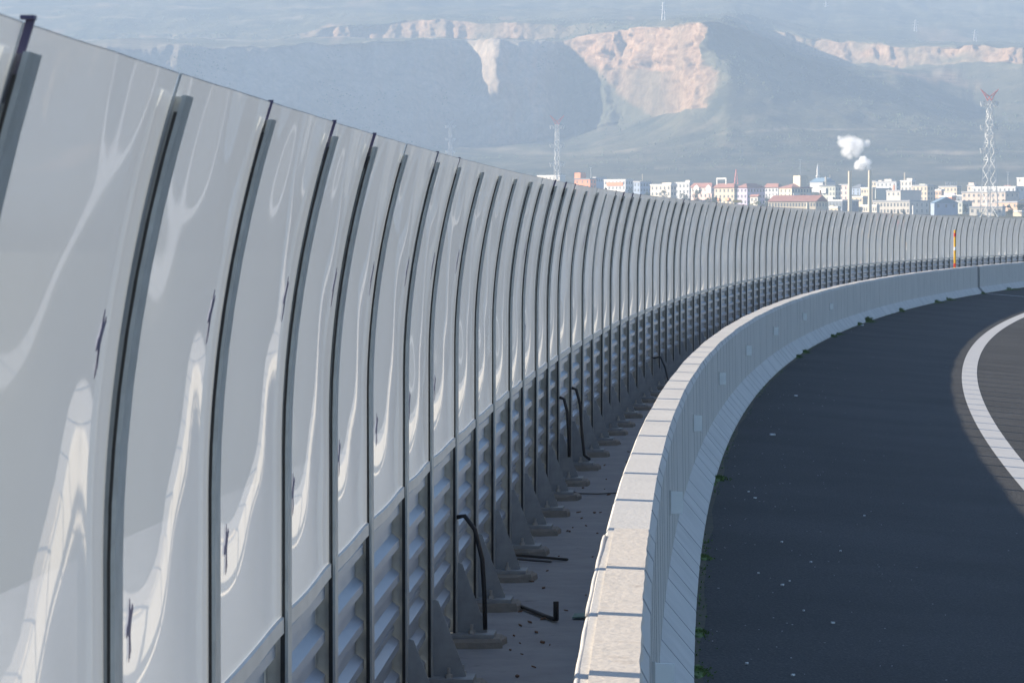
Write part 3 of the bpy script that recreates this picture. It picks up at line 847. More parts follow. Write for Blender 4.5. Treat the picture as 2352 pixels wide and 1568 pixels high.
def hill_mat():
    m, t = nt('hill_ground')
    a = N(t, 'ShaderNodeAttribute', attribute_name='rock'); b_ = N(t, 'ShaderNodeAttribute', attribute_name='track')
    co = N(t, 'ShaderNodeTexCoord')
    n1 = N(t, 'ShaderNodeTexNoise', i_Scale=0.03, i_Detail=8.0, i_Roughness=.7); n2 = N(t, 'ShaderNodeTexNoise', i_Scale=.12, i_Detail=8.0, i_Roughness=.7)
    n3 = N(t, 'ShaderNodeTexNoise', i_Scale=.008, i_Detail=5.0)
    for n in (n1, n2, n3): t.links.new(co.outputs['Object'], n.inputs['Vector'])
    veg = ramp(t, n1.outputs['Fac'], [(0.3, (0.016, 0.024, 0.020)), (0.5, (0.040, 0.046, 0.034)), (0.68, (0.115, 0.10, 0.07))])
    rk = ramp(t, n2.outputs['Fac'], [(0.28, (0.10, 0.062, 0.04)), (0.5, (0.27, 0.17, 0.105)), (0.72, (0.40, 0.30, 0.215))])
    dry = ramp(t, n3.outputs['Fac'], [(0.35, (0, 0, 0)), (0.65, (.5, .5, .5))])
    m0 = N(t, 'ShaderNodeMix', data_type='RGBA'); t.links.new(dry, m0.inputs[0]); t.links.new(veg, m0.inputs[6]); m0.inputs[7].default_value = (.13, .12, .08, 1)
    m1 = N(t, 'ShaderNodeMix', data_type='RGBA'); t.links.new(a.outputs['Fac'], m1.inputs[0]); t.links.new(m0.outputs[2], m1.inputs[6]); t.links.new(rk, m1.inputs[7])
    m2 = N(t, 'ShaderNodeMix', data_type='RGBA'); t.links.new(b_.outputs['Fac'], m2.inputs[0]); t.links.new(m1.outputs[2], m2.inputs[6]); m2.inputs[7].default_value = (.34, .28, .21, 1)
    d = N(t, 'ShaderNodeBsdfDiffuse'); o = N(t, 'ShaderNodeOutputMaterial')
    c_ = N(t, 'ShaderNodeAttribute', attribute_name='pale')
    pk = ramp(t, n2.outputs['Fac'], [(0.3, (0.19, 0.165, 0.14)), (0.55, (0.30, 0.255, 0.205)), (0.72, (0.40, 0.32, 0.245))])
    m3 = N(t, 'ShaderNodeMix', data_type='RGBA'); t.links.new(c_.outputs['Fac'], m3.inputs[0]); t.links.new(m2.outputs[2], m3.inputs[6]); t.links.new(pk, m3.inputs[7])
    t.links.new(m3.outputs[2], d.inputs[0])
    bp = N(t, 'ShaderNodeBump', i_Strength=.6, i_Distance=3.0); t.links.new(n2.outputs['Fac'], bp.inputs['Height']); t.links.new(bp.outputs[0], d.inputs['Normal'])
    t.links.new(d.outputs[0], o.inputs[0])
    return m


me.materials.append(hill_mat())
hills = link('hills', me); hills['kind'] = 'structure'
if me.polygons[len(me.polygons) // 2].normal.z < 0: me.flip_normals()

# scrub on the slopes: one mass nobody could count
cand = np.argwhere((RWb > 5.3) & (RWb < 12) & (rock < .25) & (steep < .6) & (track < .2) & (Xd > -100) & (Xd < 2450))
pick = cand[rng.choice(len(cand), 9000)]
vs = []; fs = []
OCT = [(1, 0, 0), (0, 1, 0), (-1, 0, 0), (0, -1, 0), (0, 0, 1)]
for (i, j) in pick:
    if float(fbm(np.array([Xg[i, j] / 70]), np.array([Yg[i, j] / 90]), 3)[0]) < -.06: continue
    r = random.uniform(.6, 1.5); c = Vector((Xn[i, j] + random.uniform(-1.5, 1.5), Yn[i, j] + random.uniform(-3, 3), Zn[i, j]))
    b = len(vs)
    for (x, y, z) in OCT: vs.append((c.x + x * r * random.uniform(.7, 1.3), c.y + y * r * random.uniform(.7, 1.3), c.z - .3 + z * r * random.uniform(.9, 1.6)))
    fs += [[b + 4, b, b + 1], [b + 4, b + 1, b + 2], [b + 4, b + 2, b + 3], [b + 4, b + 3, b]]
me = bpy.data.meshes.new('hillside_scrub'); me.from_pydata(vs, [], fs); me.materials.append(simple('scrub', (0.06, 0.075, 0.036), .95, var=.5, scale=.05)); me.update()
tag(link('hillside_scrub', me), 'low dark scrub dotted over the hazy hillsides', 'scrub', kind='stuff')

# ------------------------------------------------------------------ town
YHO = YH / S
MP = lambda Y: Y / (FPX / S)              # metres per full size photo pixel at depth Y


def xo(x, Y): return (x - 2048) * MP(Y)
def zo(y, Y): return CAMZ + (YHO - y) * MP(Y)


WALL = {}
for nm, c in dict(white=(.55, .51, .45), cream=(.56, .48, .36), pink=(.66, .50, .44), orange=(.64, .25, .13), lilac=(.52, .46, .58), grey=(.50, .50, .50), beige=(.60, .50, .42), blue=(.30, .36, .46), tan=(.58, .40, .28), greygreen=(.45, .46, .40), dark=(.20, .23, .27), brown=(.34, .20, .17)).items():  # blue also paints in the bluish shade of the shaded blocks
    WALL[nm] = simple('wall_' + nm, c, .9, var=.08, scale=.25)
ROOF = {'red': simple('roof_tile', (.26, .125, .10), .9, var=.12, scale=.4), 'grey': simple('roof_grey', (.36, .36, .37), .8, var=.1, scale=.3), 'white': simple('roof_white', (.60, .59, .56), .7, var=.06, scale=.2), 'blue': simple('roof_blue', (.14, .22, .30), .7), 'dark': simple('roof_dark', (.14, .15, .17), .8)}
GLASS = simple('window_glass', (.15, .16, .17), .25, var=.2, scale=.5)
TRIM = simple('white_trim', (.66, .64, .60), .8)
BALC = simple('balcony_orange', (.72, .36, .20), .8)


def building(name, label, x0, xc, x1, yt, yb, r, wall, roof='flat', rmat='grey', wl=(0, 0), wr=(0, 0), phi=50, extras=(), win=(1.2, 1.5)):
    """x0..xc is the sunlit left face, xc..x1 the right face (photo columns); yt top row; r distance"""
    ph = math.radians(phi); m = MP(r)
    L1 = max(2.0, (xc - x0) * m / math.cos(ph)); L2 = max(2.0, (x1 - xc) * m / math.sin(ph))
    cor = Vector((xo(xc, r), r, 0))
    zb = terr_z(cor.x, cor.y) - 1.0; zt = zo(yt, r); H = max(3.0, zt - zb); zt = zb + H
    root = thing(name, label, name.replace('_', ' ').split()[-1] if 'building' not in name else 'building', (cor.x, cor.y, zb), 0)
    # local frame: a runs left along the lit face, b runs back along the right face
    a = Vector((-math.cos(ph), math.sin(ph), 0)); b = Vector((math.sin(ph), math.cos(ph), 0))
    F = Matrix(((a.x, b.x, 0, 0), (a.y, b.y, 0, 0), (0, 0, 1, 0), (0, 0, 0, 1)))
    hw = H - (2.2 if roof == 'hip' else 0)
    mb = MB(); mb.box(0, L1, 0, L2, 0, hw, 0, F); mb.build('wall', WALL[wall], root)
    if roof == 'hip':
        mb = MB(); o = .5; i = min(L1, L2) * .38
        lo = [(-o, -o), (L1 + o, -o), (L1 + o, L2 + o), (-o, L2 + o)]
        if L1 > L2: hi = [(i, L2 / 2 - .05), (L1 - i, L2 / 2 - .05), (L1 - i, L2 / 2 + .05), (i, L2 / 2 + .05)]
        else: hi = [(L1 / 2 - .05, i), (L1 / 2 + .05, i), (L1 / 2 + .05, L2 - i), (L1 / 2 - .05, L2 - i)]
        mb.sweep([[F @ Vector((x, y, hw)) for x, y in lo], [F @ Vector((x, y, hw + .25)) for x, y in lo], [F @ Vector((x, y, H + .2)) for x, y in hi]], close=True, caps=True)
        mb.build('roof', ROOF[rmat], root)
    elif roof == 'gable':
        mb = MB(); o = .4; rise = min(3.0, L2 * .22 + .8)
        mb.prism([F @ Vector((-o, -o, hw)), F @ Vector((-o, L2 + o, hw)), F @ Vector((-o, L2 / 2, hw + rise))], (F @ Vector((L1 + 2 * o, 0, 0))))
        mb.build('roof', ROOF[rmat], root)
    else:
        mb = MB(); mb.box(-.25, L1 + .25, -.25, L2 + .25, hw, hw + .35, 0, F)
        for (xa, xb, ya, yb_) in ((-.25, L1 + .25, -.25, 0), (-.25, L1 + .25, L2, L2 + .25), (-.25, 0, .003, L2 - .003), (L1, L1 + .25, .003, L2 - .003)):
            mb.box(xa, xb, ya, yb_, hw + .352, hw + .75, 0, F)
        mb.build('roof', ROOF[rmat], root)
    for (nf, ncol), face in ((wl, 0), (wr, 1)):
        if not nf: continue
        W_ = L1 if face == 0 else L2
        ww = min(win[0], W_ / ncol * .55); hh = min(win[1], 1.6)
        fb = MB(); pb = MB()
        if face == 0:
            fb.box(-ww / 2, ww / 2, -.06, .0, 0, hh, 0, F); pb.box(-ww / 2 + .1, ww / 2 - .1, -.09, -.061, .1, hh - .1, 0, F)
        else:
            fb.box(-.06, .0, -ww / 2, ww / 2, 0, hh, 0, F); pb.box(-.09, -.061, -ww / 2 + .1, ww / 2 - .1, .1, hh - .1, 0, F)
        wm = fb.mesh('window', GLASS)
        top = hw - 1.0; fl = min(3.1, (hw - 1.5) / nf) if nf > 1 else 3.0
        for i in range(nf):
            for j in range(ncol):
                u = W_ * (j + .5) / ncol; z = top - hh - i * fl + .3
                if z < 1: continue
                link('window', wm, root, F @ (Vector((u, 0, z)) if face == 0 else Vector((0, u, z))))
    for e in extras:
        kind = e[0]
        if kind == 'hut':                       # stair head on the roof: x0,x1 photo columns, height, wall
            _, u0, u1, v0, v1, h, w_ = e
            mb = MB(); mb.box(L1 * u0, L1 * u1, L2 * v0, L2 * v1, hw, H + h, 0, F); mb.build('stair_head', WALL[w_], root)
        elif kind == 'tank':
            _, u, v, rr = e; c = F @ Vector((L1 * u, L2 * v, H))
            mb = MB(); mb.tube([c, c + Vector((0, 0, rr * 1.6))], rr, 10); mb.build('water_tank', TRIM, root, smooth=False)
        elif kind == 'balcony':
            _, u0, u1, z0f, z1f, mt, out = e
            mb = MB(); mb.box(L1 * u0, L1 * u1, -out, -.02, hw * z0f, hw * z1f, 0, F); mb.build('balcony', mt, root)
        elif kind == 'rbalcony':
            _, v0, v1, z0f, z1f, mt, out = e
            mb = MB(); mb.box(-out, -.02, L2 * v0, L2 * v1, hw * z0f, hw * z1f, 0, F); mb.build('balcony', mt, root)
        elif kind == 'mast':
            _, u, v, h, w_ = e; c = F @ Vector((L1 * u, L2 * v, H))
            mb = MB(); mb.tube([c, c + Vector((0, 0, h))], w_, 8); mb.build('chimney', WALL['cream'], root)
        elif kind == 'pediment':
            _, u0, u1, h = e
            mb = MB(); um = (u0 + u1) / 2
            mb.prism([F @ Vector((L1 * u0, -.5, hw * .72)), F @ Vector((L1 * u1, -.5, hw * .72)), F @ Vector((L1 * u1, -.5, hw + .2)), F @ Vector((L1 * um, -.5, hw + h)), F @ Vector((L1 * u0, -.5, hw + .2))], F @ Vector((0, .45, 0)))
            mb.build('gable_front', TRIM, root)
        elif kind == 'frame':
            _, u0, u1, h = e
            mb = MB(); mb.box(L1 * u0, L1 * u1, L2 * .3, L2 * .5, H + h - .8, H + h, 0, F)
            mb.box(L1 * u0, L1 * u0 + .7, L2 * .3, L2 * .5, hw, H + h - .8, 0, F); mb.box(L1 * u1 - .7, L1 * u1, L2 * .3, L2 * .5, hw, H + h - .8, 0, F)
            mb.build('roof_frame', TRIM, root)
    return root


B = building
B('factory_hall', 'long low white hall roof at the foot of the left red topped pylon', 2150, 2238, 2262, 705, 760, 2350, 'white', rmat='white', wl=(1, 6))
B('apartment_building', 'bright orange building with a taller stair block rising above the noise barrier', 2299, 2360, 2385, 718, 780, 2150, 'orange', wl=(2, 3), wr=(2, 2), extras=(('hut', .62, 1.0, .0, .9, 4.2, 'orange'),), rmat='dark')
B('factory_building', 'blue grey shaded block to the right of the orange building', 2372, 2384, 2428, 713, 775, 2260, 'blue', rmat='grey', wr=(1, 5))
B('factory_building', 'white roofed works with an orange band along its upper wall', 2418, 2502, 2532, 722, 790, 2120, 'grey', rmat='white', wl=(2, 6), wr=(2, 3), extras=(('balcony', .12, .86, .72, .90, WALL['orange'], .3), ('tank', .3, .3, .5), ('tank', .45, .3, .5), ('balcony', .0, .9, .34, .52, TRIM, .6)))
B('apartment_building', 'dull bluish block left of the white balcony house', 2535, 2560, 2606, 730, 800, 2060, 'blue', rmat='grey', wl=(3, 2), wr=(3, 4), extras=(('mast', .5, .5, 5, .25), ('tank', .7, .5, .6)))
B('apartment_building', 'white house with recessed balconies behind dark trees', 2605, 2682, 2706, 742, 802, 1900, 'white', rmat='white', wl=(3, 5), wr=(3, 2), extras=(('hut', .0, .45, .1, .9, 1.6, 'white'), ('balcony', .1, .4, .25, .36, TRIM, .9), ('balcony', .55, .9, .25, .36, TRIM, .9)))
B('apartment_building', 'pale house with a flat white parapet left of the arched fronts', 2702, 2757, 2772, 734, 800, 1960, 'grey', rmat='white', wl=(3, 4), wr=(3, 2), extras=(('hut', .0, .3, .1, .9, 1.8, 'white'),))
B('apartment_building', 'red roofed building with two white pointed gable fronts', 2768, 2846, 2860, 733, 800, 1900, 'pink', 'hip', 'red', wl=(3, 5), wr=(3, 2), extras=(('pediment', .0, .26, 1.4), ('pediment', .58, .84, 1.4), ('balcony', .06, .24, .30, .42, BALC, .7), ('balcony', .62, .82, .30, .42, BALC, .7), ('balcony', .62, .82, .08, .20, BALC, .7)))
B('apartment_building', 'cream building with stacked orange balconies and a white roof frame', 2862, 2936, 2950, 735, 806, 1850, 'cream', 'hip', 'red', wl=(3, 5), wr=(3, 2), extras=(('balcony', .22, .42, .42, .54, BALC, .8), ('balcony', .22, .42, .14, .26, BALC, .8), ('balcony', .72, .95, .42, .54, BALC, .8), ('balcony', .72, .95, .14, .26, BALC, .8), ('frame', .45, .95, 3.2)))
B('apartment_building', 'lilac building with a long shaded side under a low red roof', 2948, 2988, 3064, 735, 806, 1870, 'lilac', 'hip', 'red', wl=(3, 3), wr=(3, 6))
B('shed', 'tiny white shed with a red roof in front of the lilac building', 3002, 3030, 3036, 787, 806, 1790, 'white', 'gable', 'red', wl=(1, 2))
B('apartment_building', 'greyish house with white balcony rails between the lilac and cream blocks', 3062, 3112, 3124, 735, 790, 1960, 'grey', 'hip', 'red', wl=(3, 4), wr=(3, 1), extras=(('balcony', .05, .55, .42, .56, TRIM, .8), ('balcony', .5, .98, .05, .18, TRIM, .8)))
B('apartment_building', 'pinkish cream apartment block with many white balconies and a cream roof block', 3122, 3166, 3250, 736, 806, 1860, 'cream', 'hip', 'red', wl=(4, 3), wr=(4, 7), extras=(('hut', .05, .6, .45, .8, 4.5, 'cream'), ('rbalcony', .05, .35, .62, .74, TRIM, .9), ('rbalcony', .5, .7, .40, .5, TRIM, .9), ('rbalcony', .72, .95, .62, .74, TRIM, .9), ('rbalcony', .1, .4, .16, .27, TRIM, .9), ('rbalcony', .6, .92, .14, .25, TRIM, .9)), phi=62)
B('factory_hall', 'low hall with a blue roof in front of the minaret', 3243, 3290, 3345, 729, 760, 2300, 'grey', 'gable', 'blue')
B('apartment_building', 'mixed grey house with white oriels left of the tall chimneys', 3284, 3340, 3364, 746, 806, 1990, 'greygreen', rmat='dark', wl=(3, 5), wr=(3, 2), extras=(('balcony', .55, .98, .62, .9, TRIM, .9), ('balcony', .1, .4, .2, .4, TRIM, .9)))
B('apartment_building', 'narrow pink house half hidden by the left tall chimney', 3360, 3390, 3408, 742, 800, 2010, 'pink', rmat='grey', wl=(3, 2), wr=(3, 1))
B('warehouse', 'long low building with cream columns and a dull red roof just above the noise barrier', 3082, 3262, 3316, 806, 856, 1640, 'cream', 'gable', 'red', wl=(1, 16), wr=(1, 4), phi=35, win=(1.0, 1.6))
B('canopy_building', 'low building with sweeping white canopy roofs left of the left tall chimney', 3318, 3368, 3440, 805, 850, 1700, 'dark', rmat='white', wl=(1, 4), wr=(1, 5))
B('house', 'small cream box house between the red roof and the left tall chimney', 3320, 3350, 3362, 832, 856, 1630, 'cream', rmat='white', wl=(1, 2), extras=(('hut', .55, 1, .1, .8, 1.2, 'cream'),))
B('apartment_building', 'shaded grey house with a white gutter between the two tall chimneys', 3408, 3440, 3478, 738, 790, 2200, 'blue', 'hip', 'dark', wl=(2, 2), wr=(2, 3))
B('factory_building', 'cream block with small windows behind the right tall chimney', 3447, 3488, 3500, 755, 826, 1880, 'cream', rmat='white', wl=(2, 4))
B('factory_hall', 'low cream wing at the foot of the cream block between the tall chimneys', 3406, 3450, 3472, 790, 830, 1870, 'cream', rmat='white', wl=(1, 3))
B('house', 'small pink cream house just right of the right tall chimney top', 3484, 3502, 3510, 728, 780, 2300, 'cream', rmat='grey', wl=(2, 2))
B('apartment_building', 'grey flat roofed block with a red panel behind the white factory', 3512, 3584, 3610, 730, 790, 2200, 'grey', rmat='grey', wl=(2, 5), wr=(2, 2), extras=(('hut', .3, .65, .2, .8, 2.2, 'white'), ('balcony', .08, .16, .45, .80, WALL['orange'], .3), ('hut', .8, .95, .2, .7, 1.6, 'white')))
B('apartment_building', 'white stepped building with a thin cream chimney on top', 3606, 3646, 3662, 726, 785, 2150, 'white', rmat='white', wl=(2, 3), wr=(2, 2), extras=(('hut', .0, .5, .1, .8, 2.0, 'white'), ('mast', .75, .4, 5.5, .5)))
B('apartment_building', 'cream top heavy building with a long shaded right side', 3655, 3708, 3747, 745, 815, 2000, 'cream', rmat='grey', wl=(3, 4), wr=(3, 3), extras=(('hut', .2, .6, .1, .5, 1.4, 'greygreen'),))
B('factory_hall', 'bright white windowless hall with a blue shaded side', 3551, 3601, 3692, 766, 812, 1930, 'white', rmat='grey', wl=(1, 3))
B('factory_hall', 'grey shaded hall left of the bright white hall', 3494, 3502, 3556, 758, 812, 1980, 'greygreen', rmat='grey')
B('factory_building', 'large white two storey factory with rows of narrow windows', 3504, 3637, 3728, 807, 866, 1700, 'white', rmat='grey', wl=(2, 11), wr=(2, 4), phi=42, win=(.9, 1.6))
B('annex_building', 'low white annex with a window band left of the large white factory', 3450, 3506, 3514, 825, 864, 1690, 'white', rmat='white', wl=(1, 7), win=(2.0, 1.6))
sb = B('apartment_building', 'building with a cream parapet under large white rooftop letters', 3764, 3826, 3846, 749, 806, 2020, 'cream', rmat='grey', wl=(3, 5), wr=(3, 2), extras=(('balcony', .1, .95, .25, .62, WALL['lilac'], .4),))
B('house', 'tan house left of the orange signed shop', 3743, 3764, 3772, 763, 822, 1930, 'tan', rmat='white', wl=(2, 2), extras=(('tank', .5, .4, .8),))
shop = B('shop_building', 'shop with a bright orange arched front and red door sign', 3762, 3806, 3826, 788, 836, 1830, 'orange', rmat='white', wl=(1, 6))
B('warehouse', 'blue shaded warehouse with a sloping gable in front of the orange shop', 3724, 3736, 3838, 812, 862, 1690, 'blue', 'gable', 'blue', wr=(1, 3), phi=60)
B('factory_hall', 'long pale roofed hall behind the orange shop', 3806, 3866, 3890, 785, 830, 1900, 'dark', rmat='white', wl=(1, 5))
B('apartment_building', 'grey green house with dark windows and a cream corner column', 3806, 3848, 3892, 809, 858, 1720, 'greygreen', rmat='grey', wl=(2, 3), wr=(2, 3))
B('warehouse', 'large beige warehouse behind the right red topped pylon', 3864, 4020, 4086, 770, 826, 1850, 'beige', rmat='grey', wl=(2, 9), wr=(1, 3), phi=42)
B('factory_hall', 'hall with a very long thin white roof edge behind the right pylon', 3912, 4060, 4140, 750, 806, 2060, 'grey', rmat='white', wl=(1, 10), wr=(1, 4))
B('warehouse', 'tan low warehouse at the right edge in front of the beige warehouse', 3992, 4068, 4130, 811, 858, 1760, 'tan', rmat='beige' if 'beige' in ROOF else 'grey', wl=(1, 4))
B('house', 'low white house at the foot of the right pylon', 3888, 4008, 4024, 831, 874, 1640, 'white', rmat='grey', wl=(1, 6), phi=35)
B('house', 'small white box house high at the right edge', 4072, 4110, 4124, 714, 760, 2420, 'white', rmat='white', wl=(1, 2))
B('shed', 'small pale yellow shed low at the right edge', 4056, 4086, 4094, 855, 876, 1600, 'cream', rmat='white')
B('house', 'small beige house with a hut on its roof left of the right pylon', 3872, 3898, 3912, 745, 800, 2150, 'beige', rmat='grey', wl=(2, 2), extras=(('hut', .2, .9, .1, .8, 2.2, 'beige'),))
B('house', 'far white house peeping over the cream stack tops beside the minaret', 3300, 3316, 3326, 722, 760, 2450, 'grey', rmat='grey', extras=(('tank', .5, .5, 1.0), ('mast', .1, .5, 4, .2)))
B('house', 'far pale house behind the grey green house with a red roof patch', 4010, 4040, 4056, 742, 780, 2320, 'pink', 'hip', 'red', wl=(1, 2))

# lettering on roofs and signs
def text_mesh(body, size, depth):
    cu = bpy.data.curves.new('letters', 'FONT'); cu.body = body; cu.size = size; cu.extrude = depth; cu.align_x = 'LEFT'
    o = bpy.data.objects.new('tmp', cu); C.objects.link(o)
    dg = bpy.context.evaluated_depsgraph_get(); me = bpy.data.meshes.new_from_object(o.evaluated_get(dg))
    bpy.data.objects.remove(o); return me


Y_ = 2010
tm = text_mesh('BORTAR', (741 - 728) * MP(Y_) * 1.4, .12); tm.materials.clear(); tm.materials.append(TRIM)
sg = thing('roof_sign', 'row of large white capital letters standing on a roof', 'sign', (xo(3779, Y_), Y_ - .5, zo(741, Y_)))
wt = max(v.co.x for v in tm.vertices); o = link('lettering', tm, sg); o.rotation_euler = (PI / 2, 0, 0); o.scale = ((3828 - 3779) * MP(Y_) / wt, 1, 1)
mb = MB()
for k in range(7): mb.box(k * 1.05, k * 1.05 + .12, .15, .3, -1.5, 1.6)
mb.box(0, 7, .15, .25, 1.601, 1.7); mb.build('sign_frame', WALL['grey'], sg)
Y_ = 1790
sg = thing('billboard', 'small yellow roadside sign board below the cream and lilac buildings', 'sign', (xo(2931, Y_), Y_, zo(811, Y_)))
w_ = (2967 - 2931) * MP(Y_); h_ = 11 * MP(Y_)
mb = MB(); mb.box(0, w_, 0, .2, 0, h_); mb.build('board', M['yellow'], sg)
for k in range(3):
    mb = MB(); zb = terr_z(xo(2931, Y_), Y_) - zo(811, Y_) - .5; mb.box(w_ * (.1 + .4 * k) - .08, w_ * (.1 + .4 * k) + .08, .05, .2, zb, -.002); mb.build('sign_leg', WALL['grey'], sg)
Y_ = 1975
sg = thing('vertical_sign', 'upright orange sign on the corner of the mixed grey house', 'sign', (xo(3281, Y_), Y_, zo(792, Y_)))
mb = MB(); mb.box(-.6, .6, 0, .3, 0, 2.0); mb.box(-.5, .5, 0, .3, 2.15, 4.4); mb.build('board', WALL['orange'], sg)
mb = MB(); mb.box(-.1, .1, .05, .25, -3.5, -.002); mb.build('sign_leg', WALL['grey'], sg)

# chimneys, stacks, minaret
STK = simple('stack_render', (.54, .48, .37), .85, var=.07, scale=.5)


def stack(x, yt, wtop, r, label, mat=STK, base=1.15):
    X = xo(x, r); zb = terr_z(X, r) - 1; zt = zo(yt, r); R = wtop * 1.15 * MP(r) / 2; H = zt - zb
    root = thing('chimney', label, 'chimney', (X, r, zb))
    mb = MB(); mb.tube([(0, 0, 0), (0, 0, H * .5), (0, 0, H - .6)], [R * base, R * (1 + base) / 2, R], 20); mb.build('shaft', mat, root, smooth=False)
    mb = MB(); n = 20; rr = []
    for (q_, z) in ((R * 1.06, H - .6), (R * 1.06, H), (R * .8, H), (R * .8, H - 1.4), (R * .02, H - 1.4)): rr.append([(math.cos(2 * PI * j / n) * q_, math.sin(2 * PI * j / n) * q_, z) for j in range(n)])
    mb.sweep(rr, close=True); mb.build('rim', mat, root)
    return root


stack(3398.5, 685, 13, 1660, 'tall pale chimney without smoke, left one of the tall pair')
stack(3478.5, 682, 12.5, 1660, 'tall pale chimney with white smoke, right one of the tall pair')
stack(3230, 811, 11, 1560, 'short thick cream chimney over the dull red roof')
stack(3652.5, 822, 7.5, 1600, 'short bright white chimney beside the large white factory', TRIM)
stack(3305 - 2, 708, 8, 2300, 'short cream chimney right of the minaret', STK)
r = 2350; X = xo(3270.5, r); zb = terr_z(X, r); root = thing('minaret', 'slender white minaret with a pointed top over the blue roofed hall', 'minaret', (X, r, zb))
H = zo(653, r) - zb; k = H * .78
mb = MB(); mb.tube([(0, 0, 0), (0, 0, H * .52), (0, 0, H * .521), (0, 0, k)], [1.3, 1.1, .95, .8], 12); mb.build('shaft', TRIM, root)
mb = MB(); mb.tube([(0, 0, H * .50), (0, 0, H * .525), (0, 0, H * .55)], [1.15, 1.6, 1.6], 12); mb.build('balcony', TRIM, root)
mb = MB(); mb.tube([(0, 0, k), (0, 0, k + .3), (0, 0, H)], [1.0, .85, .03], 12); mb.build('spire', simple('lead_spire', (.45, .46, .48), .5), root)

# smoke
def smoke(name, label, lumps, r, dens, seed):
    m, t = nt('smoke_' + str(seed))
    cen = Vector((xo(lumps[0][0], r), r, zo(lumps[0][1], r)))
    co = N(t, 'ShaderNodeTexCoord')
    acc = None
    bm = bmesh.new()
    for (x, y, rad, dy) in lumps:
        c = Vector((xo(x, r), r + dy, zo(y, r))) - cen; R_ = rad * MP(r)
        d = N(t, 'ShaderNodeVectorMath', operation='DISTANCE'); d.inputs[1].default_value = c; t.links.new(co.outputs['Object'], d.inputs[0])
        q = N(t, 'ShaderNodeMapRange'); q.inputs['From Min'].default_value = R_ * 1.25; q.inputs['From Max'].default_value = R_ * .25
        t.links.new(d.outputs['Value'], q.inputs[0])
        if acc is None: acc = q.outputs[0]
        else:
            mx = N(t, 'ShaderNodeMath', operation='MAXIMUM'); t.links.new(acc, mx.inputs[0]); t.links.new(q.outputs[0], mx.inputs[1]); acc = mx.outputs[0]
        bmesh.ops.create_icosphere(bm, subdivisions=3, radius=R_ * 1.3, matrix=Matrix.Translation(c))
    n = N(t, 'ShaderNodeTexNoise', i_Scale=.26, i_Detail=6.0, i_Roughness=.62); t.links.new(co.outputs['Object'], n.inputs['Vector'])
    k = N(t, 'ShaderNodeMath', operation='MULTIPLY_ADD'); t.links.new(n.outputs['Fac'], k.inputs[0]); k.inputs[1].default_value = 1.5; k.inputs[2].default_value = -.75
    ad = N(t, 'ShaderNodeMath', operation='ADD'); t.links.new(acc, ad.inputs[0]); t.links.new(k.outputs[0], ad.inputs[1])
    mr = N(t, 'ShaderNodeMapRange'); mr.interpolation_type = 'SMOOTHSTEP'
    mr.inputs['From Min'].default_value = .12; mr.inputs['From Max'].default_value = .95; mr.inputs['To Max'].default_value = dens
    t.links.new(ad.outputs[0], mr.inputs[0])
    v = N(t, 'ShaderNodeVolumePrincipled'); v.inputs['Color'].default_value = (1, 1, 1, 1); v.inputs['Anisotropy'].default_value = 0
    t.links.new(mr.outputs[0], v.inputs['Density'])
    o = N(t, 'ShaderNodeOutputMaterial'); t.links.new(v.outputs[0], o.inputs['Volume'])
    me = bpy.data.meshes.new(name); bm.to_mesh(me); bm.free(); me.materials.append(m)
    ob = link(name, me, None, cen); md = ob.modifiers.new('join', 'REMESH'); md.mode = 'VOXEL'; md.voxel_size = .8
    dg = bpy.context.evaluated_depsgraph_get(); m2 = bpy.data.meshes.new_from_object(ob.evaluated_get(dg)); m2.name = name
    ob.modifiers.clear(); ob.data = m2
    return tag(ob, label, 'smoke')


smoke('smoke_puff', 'bright compact white smoke puff just above the right tall chimney', [(3447, 660, 21, 0), (3468, 652, 20, 1), (3430, 656, 18, -1), (3452, 640, 19, 2), (3472, 671, 12, 0), (3425, 668, 12, 0)], 1655, .9, 1)
smoke('smoke_puff', 'larger thinner white smoke cloud drifting above the compact puff', [(3405, 580, 38, 6), (3375, 570, 26, 4), (3440, 578, 30, 8), (3390, 605, 26, 5), (3425, 605, 28, 6), (3472, 572, 17, 6), (3358, 552, 11, 5), (3400, 625, 16, 4)], 1662, .34, 2)

# pylons
STEEL = simple('pylon_white', (.60, .60, .58), .6, var=.05, scale=.3); REDST = simple('pylon_red', (.70, .16, .12), .6, var=.05, scale=.3); GREYST = simple('pylon_grey', (.30, .31, .33), .7)


